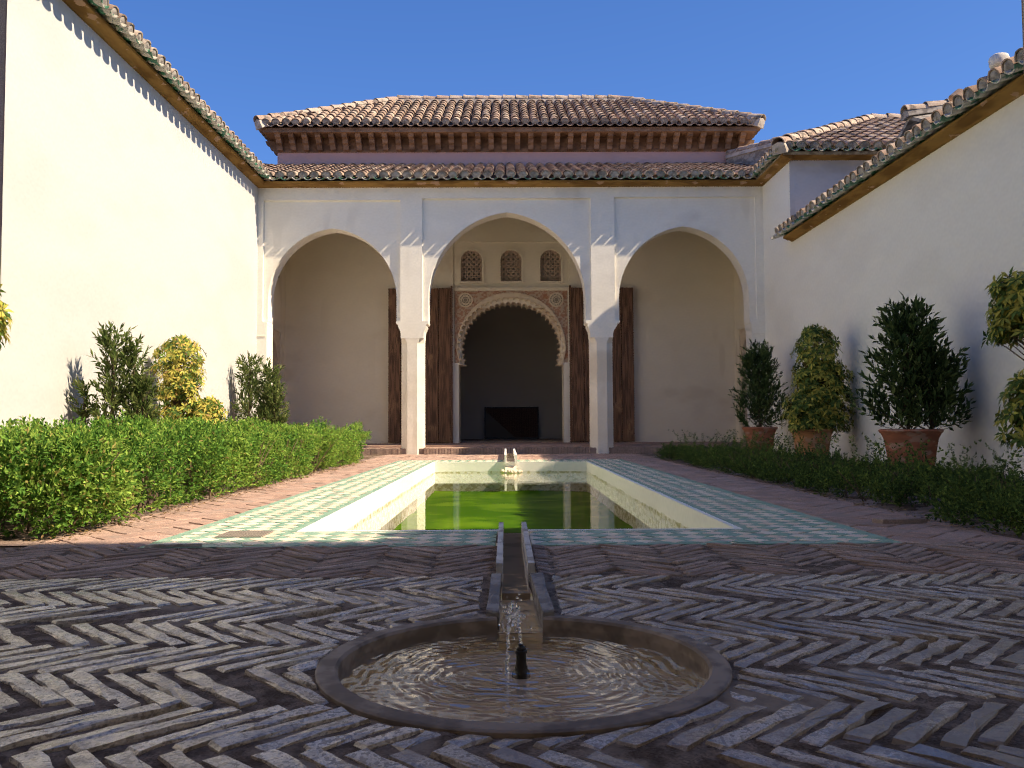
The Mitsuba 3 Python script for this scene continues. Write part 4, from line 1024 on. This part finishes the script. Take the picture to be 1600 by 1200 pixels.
def make_hedge(key, x_front, sgn, width, y0, y1, h, n, ll, lw, pal, wts, ragged, seed, per=7):
    P, D = hedge_points(0, width, y0, y1, h, n)
    ends = n // 14
    E = np.c_[rng.random(ends) * width, np.where(rng.random(ends) < 0.6, y1, y0), rng.random(ends) * h]
    ED = np.c_[np.zeros(ends), np.where(E[:, 1] > (y0 + y1) / 2, 1, -1), np.zeros(ends)]
    P, D = np.vstack([P, E]), np.vstack([D, ED])
    lump = (meshkit.fbm(np.c_[P[:, 0] * 2.4, P[:, 1] * 2.4, P[:, 2] * 2.4 + seed], 4, seed) - 0.5)
    depth = rng.random(len(P)) ** 1.6 * 0.16
    r = np.where(P[:, 2] < h * 0.35, 0.06 * (1 - P[:, 2] / (h * 0.35)), 0)
    fr = D[:, 0] > 0.5
    Q = P.copy()
    Q[:, 0] = P[:, 0] + np.where(fr, 1, np.where(D[:, 0] < -0.5, -1, 0)) * (depth + r - lump * ragged * 1.6)
    Q[:, 1] = P[:, 1] - D[:, 1] * (depth - lump * ragged)
    Q[:, 2] = P[:, 2] - np.where(D[:, 2] > 0.5, depth - lump * ragged * 2.0, 0)
    Dw = D.copy(); Dw[:, 0] = np.where(fr, -1, np.where(D[:, 0] < -0.5, 1, 0))
    W = np.c_[x_front + sgn * Q[:, 0], Q[:, 1], np.maximum(Q[:, 2], 0.015)]
    Dw[:, 0] *= sgn
    W[:, 2] *= np.where(W[:, 1] < 5.2, 0.84 + 0.16 * np.clip((W[:, 1] - 4.4) / 0.8, 0, 1), 1.0) if seed == 3 else 1.0
    gap = meshkit.fbm(W * 3.1 + seed, 3, seed + 3)
    ok = gap > 0.35 + 0.08 * (W[:, 2] < 0.20)
    W, Dw = W[ok], Dw[ok]
    # patches of light and dark green growth
    patch = meshkit.fbm(W * 1.6 + 11, 3, seed + 5)
    hi = patch > 0.52
    parts = []
    for mask, ww in ((hi, wts[0]), (~hi, wts[1])):
        parts.append(sprigs(W[mask], Dw[mask], per, 0.055, ll, lw, pal, ww))
    return parts, W

note('hedge', 'thick clipped bright green hedge in front of the sunlit left wall', 'hedge')
parts, W = make_hedge('hedge', HL, -1, 1.15, 3.86, 12.0, 0.405, 19000, 0.027, 0.0145, HPAL, ([1, 3, 4, 0.4, 0.35], [4, 3, 1, 2, 0.2]), 0.20, 3)
n = 5200
iv = np.c_[HL - rng.uniform(0.16, 0.95, n), rng.uniform(4.0, 11.85, n), rng.uniform(0.03, 0.33, n)]
parts.append(sprigs(iv, rand_dir(n) * 0.5, 6, 0.07, 0.030, 0.016, HPAL, [4, 3, 1, 2, 0.2]))
n = 900                                               # a yellower bush at the near end
th, ph, rr = rng.random(n) * 6.283, np.arccos(rng.uniform(-0.2, 1, n)), 0.30 * rng.uniform(0.75, 1.08, n)
iv = np.c_[HL - 0.22 + rr * np.sin(ph) * np.cos(th), 4.22 + rr * 1.1 * np.sin(ph) * np.sin(th), 0.16 + rr * 0.85 * np.cos(ph)]
iv[:, 2] = np.maximum(iv[:, 2], 0.03)
parts.append(sprigs(iv, np.c_[np.sin(ph) * np.cos(th), np.sin(ph) * np.sin(th), np.cos(ph)], 8, 0.07, 0.030, 0.016, HPAL, [0.5, 2, 5, 0.5, 1.2]))
n = 1500                                              # loose shoots standing out of the clipped top
iv = np.c_[HL - rng.uniform(0.0, 1.0, n), rng.uniform(3.9, 11.9, n), rng.uniform(0.33, 0.41, n)]
iv = iv[meshkit.fbm(iv * 2.7, 3, 21) > 0.5]
parts.append(sprigs(iv, np.tile([0.2, 0, 0.8], (len(iv), 1)), 9, 0.09, 0.028, 0.013, HPAL, [1, 3, 4, 0.4, 0.3]))
put_leaves('hedge__foliage', parts)
tw = []
for _ in range(420):
    y = rng.uniform(3.9, 11.9); x = HL - rng.uniform(0.05, 1.0); a = rng.normal(0, 0.12, 2)
    tw.append(tube([(x, y, 0.0), (x + a[0] * 0.5, y + a[1] * 0.5, 0.22), (x + a[0], y + a[1], 0.38)], [0.007, 0.005, 0.002], 4))
put('hedge__twigs', cat(tw), 'm_bark', kind='stuff')
core_ = strip_grid(np.linspace(0, 1, 6), np.linspace(4.1, 11.8, 80), lambda U, V: np.stack([HL - 0.28 - U * 0.6, V, 0.30 * np.sin(U * math.pi) ** 0.5 + 0.04 * (meshkit.fbm(np.stack([U * 4, V * 4, 0 * U], -1), 3) - 0.5)], -1))

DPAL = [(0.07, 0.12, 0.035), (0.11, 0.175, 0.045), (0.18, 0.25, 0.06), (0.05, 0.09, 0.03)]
note('hedge_001', 'low straggly dark green hedge in the shade along the right path', 'hedge')
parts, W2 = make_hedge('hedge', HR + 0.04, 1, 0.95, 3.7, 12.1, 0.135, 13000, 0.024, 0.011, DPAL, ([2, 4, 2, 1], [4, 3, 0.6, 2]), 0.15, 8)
sp = []
for _ in range(430):
    y = rng.uniform(3.8, 12.0); x = HR + rng.uniform(0.08, 1.1); hh = 0.17 + rng.random() ** 2.0 * 0.25
    lean = rng.normal(0, 0.16, 2)
    t = np.linspace(0.25, 1, 13)
    b = np.c_[x + lean[0] * hh * t ** 2 * 2, y + lean[1] * hh * t ** 2 * 2, hh * t]
    b = np.repeat(b, 3, 0); d = rand_dir(len(b)) + [0, 0, 0.7]
    sp.append(leaves_mesh(b, d, rand_dir(len(b)) + [0, 0, 0.6], rng.uniform(0.02, 0.032, len(b)), rng.uniform(0.009, 0.014, len(b)), colours(len(b), DPAL, [2, 4, 2, 1])))
put_leaves('hedge_001__foliage', parts + sp)
tw = []
for _ in range(260):
    y = rng.uniform(3.8, 12.0); x = HR + rng.uniform(0.1, 1.0); a = rng.normal(0, 0.1, 2)
    tw.append(tube([(x, y, 0.0), (x + a[0], y + a[1], 0.2)], [0.006, 0.002], 4))
put('hedge_001__twigs', cat(tw), 'm_bark', kind='stuff')
# fallen leaves on the soil
n = 1400
b = np.c_[np.where(rng.random(n) < 0.6, HL + rng.uniform(-0.12, 0.10, n), HR + rng.uniform(-0.03, 0.12, n)), rng.uniform(3.7, 12, n), np.full(n, 0.006)]
lm = leaves_mesh(b, rand_dir(n) * [1, 1, 0.15], np.tile([0, 0, 1.0], (n, 1)) + rand_dir(n) * 0.3, rng.uniform(0.015, 0.035, n), rng.uniform(0.008, 0.016, n), colours(n, [(0.25, 0.16, 0.08), (0.32, 0.24, 0.10), (0.15, 0.10, 0.06)], [1, 1, 1]))
put_leaves('fallen_leaves', [lm], label='dry fallen leaves scattered along the hedge foot', category='leaves')
bedp = flat_xy(sbox(XL, 3.6, HL + 0.02, 14.8), -0.004)
put('soil_bed', strip_grid(np.linspace(XL + 0.002, HL + 0.03, 40), np.linspace(3.62, 14.79, 150), lambda U, V: np.stack([U, V, -0.012 + 0.03 * (meshkit.fbm(np.stack([U * 6, V * 6, 0 * U], -1), 4) - 0.35) * np.clip((HL + 0.05 - U) / 0.3, 0, 1)], -1)), 'm_soil', smooth=True, kind='structure')
put('soil_bed', strip_grid(np.linspace(HR + 0.02, XR - 0.002, 40), np.linspace(3.62, 14.79, 150), lambda U, V: np.stack([U, V, -0.012 + 0.03 * (meshkit.fbm(np.stack([U * 6, V * 6, 0 * U + 5], -1), 4) - 0.35) * np.clip((U - HR) / 0.3, 0, 1)], -1)), 'm_soil', smooth=True, kind='structure')

def shrub(key, cols, y, z0, n_shoot, ll, lw, pal, wts, per=13, slen=0.24, upb=1.0, seed=0, **kw):
    """upright evergreen: several leaders (x, dy, top, radius, taper), each with leafy side shoots"""
    k = numbered(key); note(k, **kw)
    parts, stems = [], []
    tot = sum(c[2] * c[3] for c in cols)
    for (x, dy, top, rad, taper) in cols:
        m = int(n_shoot * top * rad / tot)
        zz = z0 + (top - z0) * rng.random(m) ** 0.9
        q = (zz - z0) / (top - z0)
        rr = rad * ((1 - q) ** taper * 0.9 + 0.10) * (0.80 + 0.4 * meshkit.noise(np.c_[q * 5, np.full(m, x * 9), np.full(m, seed)], seed)) * np.minimum(1, 0.55 + q * 4)
        th = rng.random(m) * 2 * np.pi; fr = np.sqrt(rng.random(m)) * 0.95
        P = np.c_[x + rr * fr * np.cos(th), y + dy + rr * fr * np.sin(th) * 0.9, zz - slen * 0.5]
        D = np.c_[np.cos(th) * fr, np.sin(th) * fr, np.full(m, 0.3)]
        P[:, 2] = np.maximum(P[:, 2], z0 - 0.02)
        parts.append(sprigs(P, D, per, slen, ll, lw, pal, wts, upb=upb, spread=0.75))
        stems.append(tube([(x, y + dy, max(0.0, z0 - 0.25)), (x + rng.normal(0, 0.02), y + dy, z0 + (top - z0) * 0.5), (x + rng.normal(0, 0.03), y + dy, top - 0.06)], [0.016, 0.011, 0.003], 6))
        for a in range(0, m, 3):
            zb = max(z0 - 0.05, P[a, 2] - 0.22)
            stems.append(tube([(x, y + dy, zb), (P[a] * 0.6 + np.array([x, y + dy, zb]) * 0.4), tuple(P[a] + D[a] * 0.08)], [0.006, 0.004, 0.0015], 4))
    scene[k + '__foliage'] = None
    m = cat([p[0] for p in parts]); c = np.vstack([p[1] for p in parts])
    scene[k + '__foliage'] = mikit.ply(m, 'm_leaf', smooth=False, color=c); note(k + '__foliage', kind='stuff')
    scene[k + '__stem'] = mikit.ply(cat(stems), 'm_bark')
    return k

def umbrella(key, cols, y, z0, n_clu, ll, lw, pal, wts, seed=0, **kw):
    """variegated umbrella plant: whorls of drooping leaflets"""
    k = numbered(key); note(k, **kw)
    parts, stems = [], []
    tot = sum(c[2] * c[3] for c in cols)
    for (x, dy, zb, zt_, rad) in [(c[0], c[1], c[4] if len(c) > 4 else z0, c[2], c[3]) for c in cols]:
        m = int(n_clu * zt_ * rad / tot)
        zz = zb + (zt_ - zb) * rng.random(m)
        q = (zz - zb) / (zt_ - zb)
        rr = rad * (0.80 + 0.45 * meshkit.noise(np.c_[q * 5, np.full(m, x * 7), np.full(m, seed)], seed + 2)) * np.where(q > 0.8, np.sqrt(np.maximum(0.08, 1 - ((q - 0.8) / 0.2) ** 2)), 1.0)
        th = rng.random(m) * 2 * np.pi; fr = np.sqrt(rng.uniform(0.2, 1, m))
        P = np.c_[x + rr * fr * np.cos(th), y + dy + rr * fr * np.sin(th) * 0.85, zz]
        A = np.c_[np.cos(th), np.sin(th), np.full(m, 0.55)] + rand_dir(m) * 0.35; A /= np.linalg.norm(A, axis=1, keepdims=True)
        nl = 8
        e1 = np.cross(A, rand_dir(m)); e1 /= np.linalg.norm(e1, axis=1, keepdims=True); e2 = np.cross(A, e1)
        ph = np.tile(np.arange(nl) * 2 * np.pi / nl, m) + np.repeat(rng.random(m) * 6, nl)
        d = np.repeat(e1, nl, 0) * np.cos(ph)[:, None] + np.repeat(e2, nl, 0) * np.sin(ph)[:, None] + np.repeat(A, nl, 0) * rng.uniform(0.0, 0.45, (m * nl, 1)) + [0, 0, -0.30]
        tone = np.repeat(rng.random(m) < 0.62, nl)
        col = np.where(tone[:, None], colours(m * nl, pal, wts[0]), colours(m * nl, pal, wts[1]))
        parts.append(leaves_mesh(np.repeat(P, nl, 0) + d * 0.008, d, np.repeat(A, nl, 0), rng.uniform(0.8, 1.2, m * nl) * ll, rng.uniform(0.85, 1.15, m * nl) * lw, col, 0.12, 0.12))
        for a in range(0, m, 3):
            b0 = np.array([x + rng.normal(0, 0.03), y + dy, max(0.02, P[a, 2] - 0.25)])
            stems.append(tube([b0, b0 * 0.4 + P[a] * 0.6 + [0, 0, 0.02], P[a]], [0.006, 0.004, 0.002], 4))
        stems.append(tube([(x, y + dy, max(0, zb - 0.3)), (x + 0.02, y + dy, (zb + zt_) / 2), (x, y + dy, zt_ - 0.1)], [0.018, 0.014, 0.006], 6))
    m = cat([p[0] for p in parts]); c = np.vstack([p[1] for p in parts])
    scene[k + '__foliage'] = mikit.ply(m, 'm_leaf', smooth=False, color=c); note(k + '__foliage', kind='stuff')
    scene[k + '__stem'] = mikit.ply(cat(stems), 'm_bark')
    return k

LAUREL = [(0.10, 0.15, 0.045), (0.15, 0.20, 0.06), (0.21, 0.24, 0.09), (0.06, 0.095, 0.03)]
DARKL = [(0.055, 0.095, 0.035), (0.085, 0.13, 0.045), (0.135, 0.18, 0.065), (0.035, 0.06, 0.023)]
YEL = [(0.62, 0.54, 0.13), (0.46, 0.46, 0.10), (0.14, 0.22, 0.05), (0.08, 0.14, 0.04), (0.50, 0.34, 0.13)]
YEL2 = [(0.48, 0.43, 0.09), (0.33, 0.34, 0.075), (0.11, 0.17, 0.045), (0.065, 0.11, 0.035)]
shrub('laurel_shrub', [(-3.91, 0.0, 1.46, 0.13, 0.3), (-3.72, 0.05, 1.34, 0.075, 0.3), (-3.62, 0.0, 0.95, 0.10, 0.5), (-4.18, 0.0, 0.95, 0.035, 0.3)], 8.5, 0.35, 300, 0.075, 0.021, LAUREL, [3, 3, 2, 1], slen=0.15, seed=1, label='tall narrow leafed shrub nearest the viewer along the sunlit left wall', category='shrub')
umbrella('variegated_shrub', [(-3.95, 0.0, 1.56, 0.29), (-3.58, -0.05, 0.82, 0.20)], 10.3, 0.30, 700, 0.072, 0.025, YEL, [[4, 3, 1, 0.5, 0.6], [1.5, 1.5, 3, 2, 0.3]], 1, label='yellow and green variegated shrub by the sunlit left wall, columnar with a low side shoot', category='shrub')
shrub('laurel_shrub', [(-4.03, 0.0, 1.58, 0.17, 0.5), (-3.74, 0.1, 1.46, 0.16, 0.5), (-3.62, 0.0, 1.15, 0.14, 0.5)], 13.4, 0.35, 380, 0.075, 0.024, LAUREL, [3, 3, 2, 1], slen=0.18, seed=2, label='bushy green shrub at the far corner before the left arch', category='shrub')
umbrella('variegated_shrub', [(-3.95, 0.0, 1.60, 0.285, 1.15), (-4.05, 0.0, 1.0, 0.25)], 6.2, 0.30, 420, 0.082, 0.029, YEL, [[4, 3, 1, 0.5, 0.6], [1.5, 1.5, 3, 2, 0.3]], 3, label='yellow leaves of a shrub just entering at the left photo edge', category='shrub')
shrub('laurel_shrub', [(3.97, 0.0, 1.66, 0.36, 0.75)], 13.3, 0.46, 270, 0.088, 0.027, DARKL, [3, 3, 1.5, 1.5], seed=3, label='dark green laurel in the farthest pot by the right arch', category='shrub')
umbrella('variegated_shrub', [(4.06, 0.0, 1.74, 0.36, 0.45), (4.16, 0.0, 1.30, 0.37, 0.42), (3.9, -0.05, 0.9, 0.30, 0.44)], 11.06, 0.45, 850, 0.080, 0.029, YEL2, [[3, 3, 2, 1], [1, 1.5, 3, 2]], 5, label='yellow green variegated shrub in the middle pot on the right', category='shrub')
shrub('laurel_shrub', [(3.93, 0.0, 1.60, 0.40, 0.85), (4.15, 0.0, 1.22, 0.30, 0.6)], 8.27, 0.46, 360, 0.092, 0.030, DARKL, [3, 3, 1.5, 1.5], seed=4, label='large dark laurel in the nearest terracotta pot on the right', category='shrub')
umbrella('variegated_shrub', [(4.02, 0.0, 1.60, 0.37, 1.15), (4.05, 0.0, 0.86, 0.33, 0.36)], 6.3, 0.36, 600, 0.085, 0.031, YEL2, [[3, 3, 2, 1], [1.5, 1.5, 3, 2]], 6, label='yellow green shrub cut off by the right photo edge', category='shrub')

def pot(x, y, r, h, mat, z0=0.0, **kw):
    pr = [(0.001, 0.005), (r * 0.66, 0.0), (r * 0.70, 0.02), (r * 0.78, h * 0.45), (r * 0.86, h * 0.78), (r * 0.95, h * 0.90), (r * 1.0, h * 0.925), (r * 1.02, h * 0.96), (r * 1.0, h * 0.99), (r * 0.97, h), (r * 0.90, h * 0.995), (r * 0.86, h * 0.93)]
    k = put('terracotta_pot', lathe(pr, (x, y, z0), 40), mat, smooth=40, **kw)
    scene[k + '__soil'] = mikit.ply(lathe([(0.001, h * 0.90), (r * 0.87, h * 0.93)], (x, y, z0), 24), 'm_soil')
    return k
pot(3.94, 8.27, 0.285, 0.41, 'm_pot_red', 0.03, label='large reddish terracotta pot nearest on the right, holding the big laurel', category='pot')
pot(3.98, 11.06, 0.275, 0.41, 'm_pot_orange', 0.02, label='orange terracotta pot in the middle of the right row', category='pot')
pot(3.97, 13.3, 0.265, 0.43, 'm_pot_red', 0.02, label='red brown terracotta pot farthest on the right by the arcade', category='pot')
pot(-3.92, 8.5, 0.27, 0.46, 'm_pot_orange', 0.0, label='terracotta pot mostly hidden behind the left hedge', category='pot')
note('stone_ledge', 'low concrete ledge under the potted plants along the right wall', 'ledge')
put('stone_ledge__block', cat([bx(3.5, 4.5, 7.7, 8.9, -0.02, 0.032), bx(3.65, 4.5, 6.0, 7.69, -0.02, 0.028)]), 'm_grey_stone')

# ------------------------------------------------------------------ panel in the room, lamps
note('framed_panel', 'dark framed panel with a half patterned face leaning on the back wall of the room', 'panel')
x0, x1, hP = -0.52, 0.81, 0.79
def lean(m):
    v = m.vertices.copy(); a = math.radians(12)
    return trimesh.Trimesh(np.c_[v[:, 0], 20.80 + v[:, 2] * math.sin(a) + v[:, 1] * math.cos(a), 0.165 + v[:, 2] * math.cos(a) - v[:, 1] * math.sin(a)], m.faces, process=False)
put('framed_panel__frame', lean(cat([bx(x0, x1, -0.02, 0.02, 0, 0.03), bx(x0, x1, -0.02, 0.02, hP - 0.03, hP), bx(x0, x0 + 0.03, -0.02, 0.02, 0.03, hP - 0.03), bx(x1 - 0.03, x1, -0.02, 0.02, 0.03, hP - 0.03)])), 'm_black_frame')
tri_ = Polygon([(x0 + 0.03, 0.03), (0.22, 0.03), (x0 + 0.03, hP - 0.1)])
put('framed_panel__plain_part', lean(ext_xz(tri_, -0.004, 0.012)), 'm_panel_plain')
put('framed_panel__patterned_part', lean(ext_xz(sbox(x0 + 0.03, 0.03, x1 - 0.03, hP - 0.03).difference(tri_), -0.002, 0.012)), 'm_panel_print')
for s, x, y, z, lab in ((-1, -4.43, 16.2, 3.38, 'small dark spotlight on the left end wall of the portico'), (1, 4.62, 16.2, 3.45, 'small dark spotlight on the right end wall of the portico')):
    m = cat([tube([(x, y, z), (x - s * 0.10, y - 0.02, z - 0.02)], 0.035, 12), tube([(x + s * 0.06, y + 0.02, z + 0.02), (x, y, z)], 0.012, 8)])
    put('wall_spotlight', m, 'm_grey_plastic', smooth=40, label=lab, category='spotlight')

for k_ in [k for k, v in scene.items() if v is None]: del scene[k_]
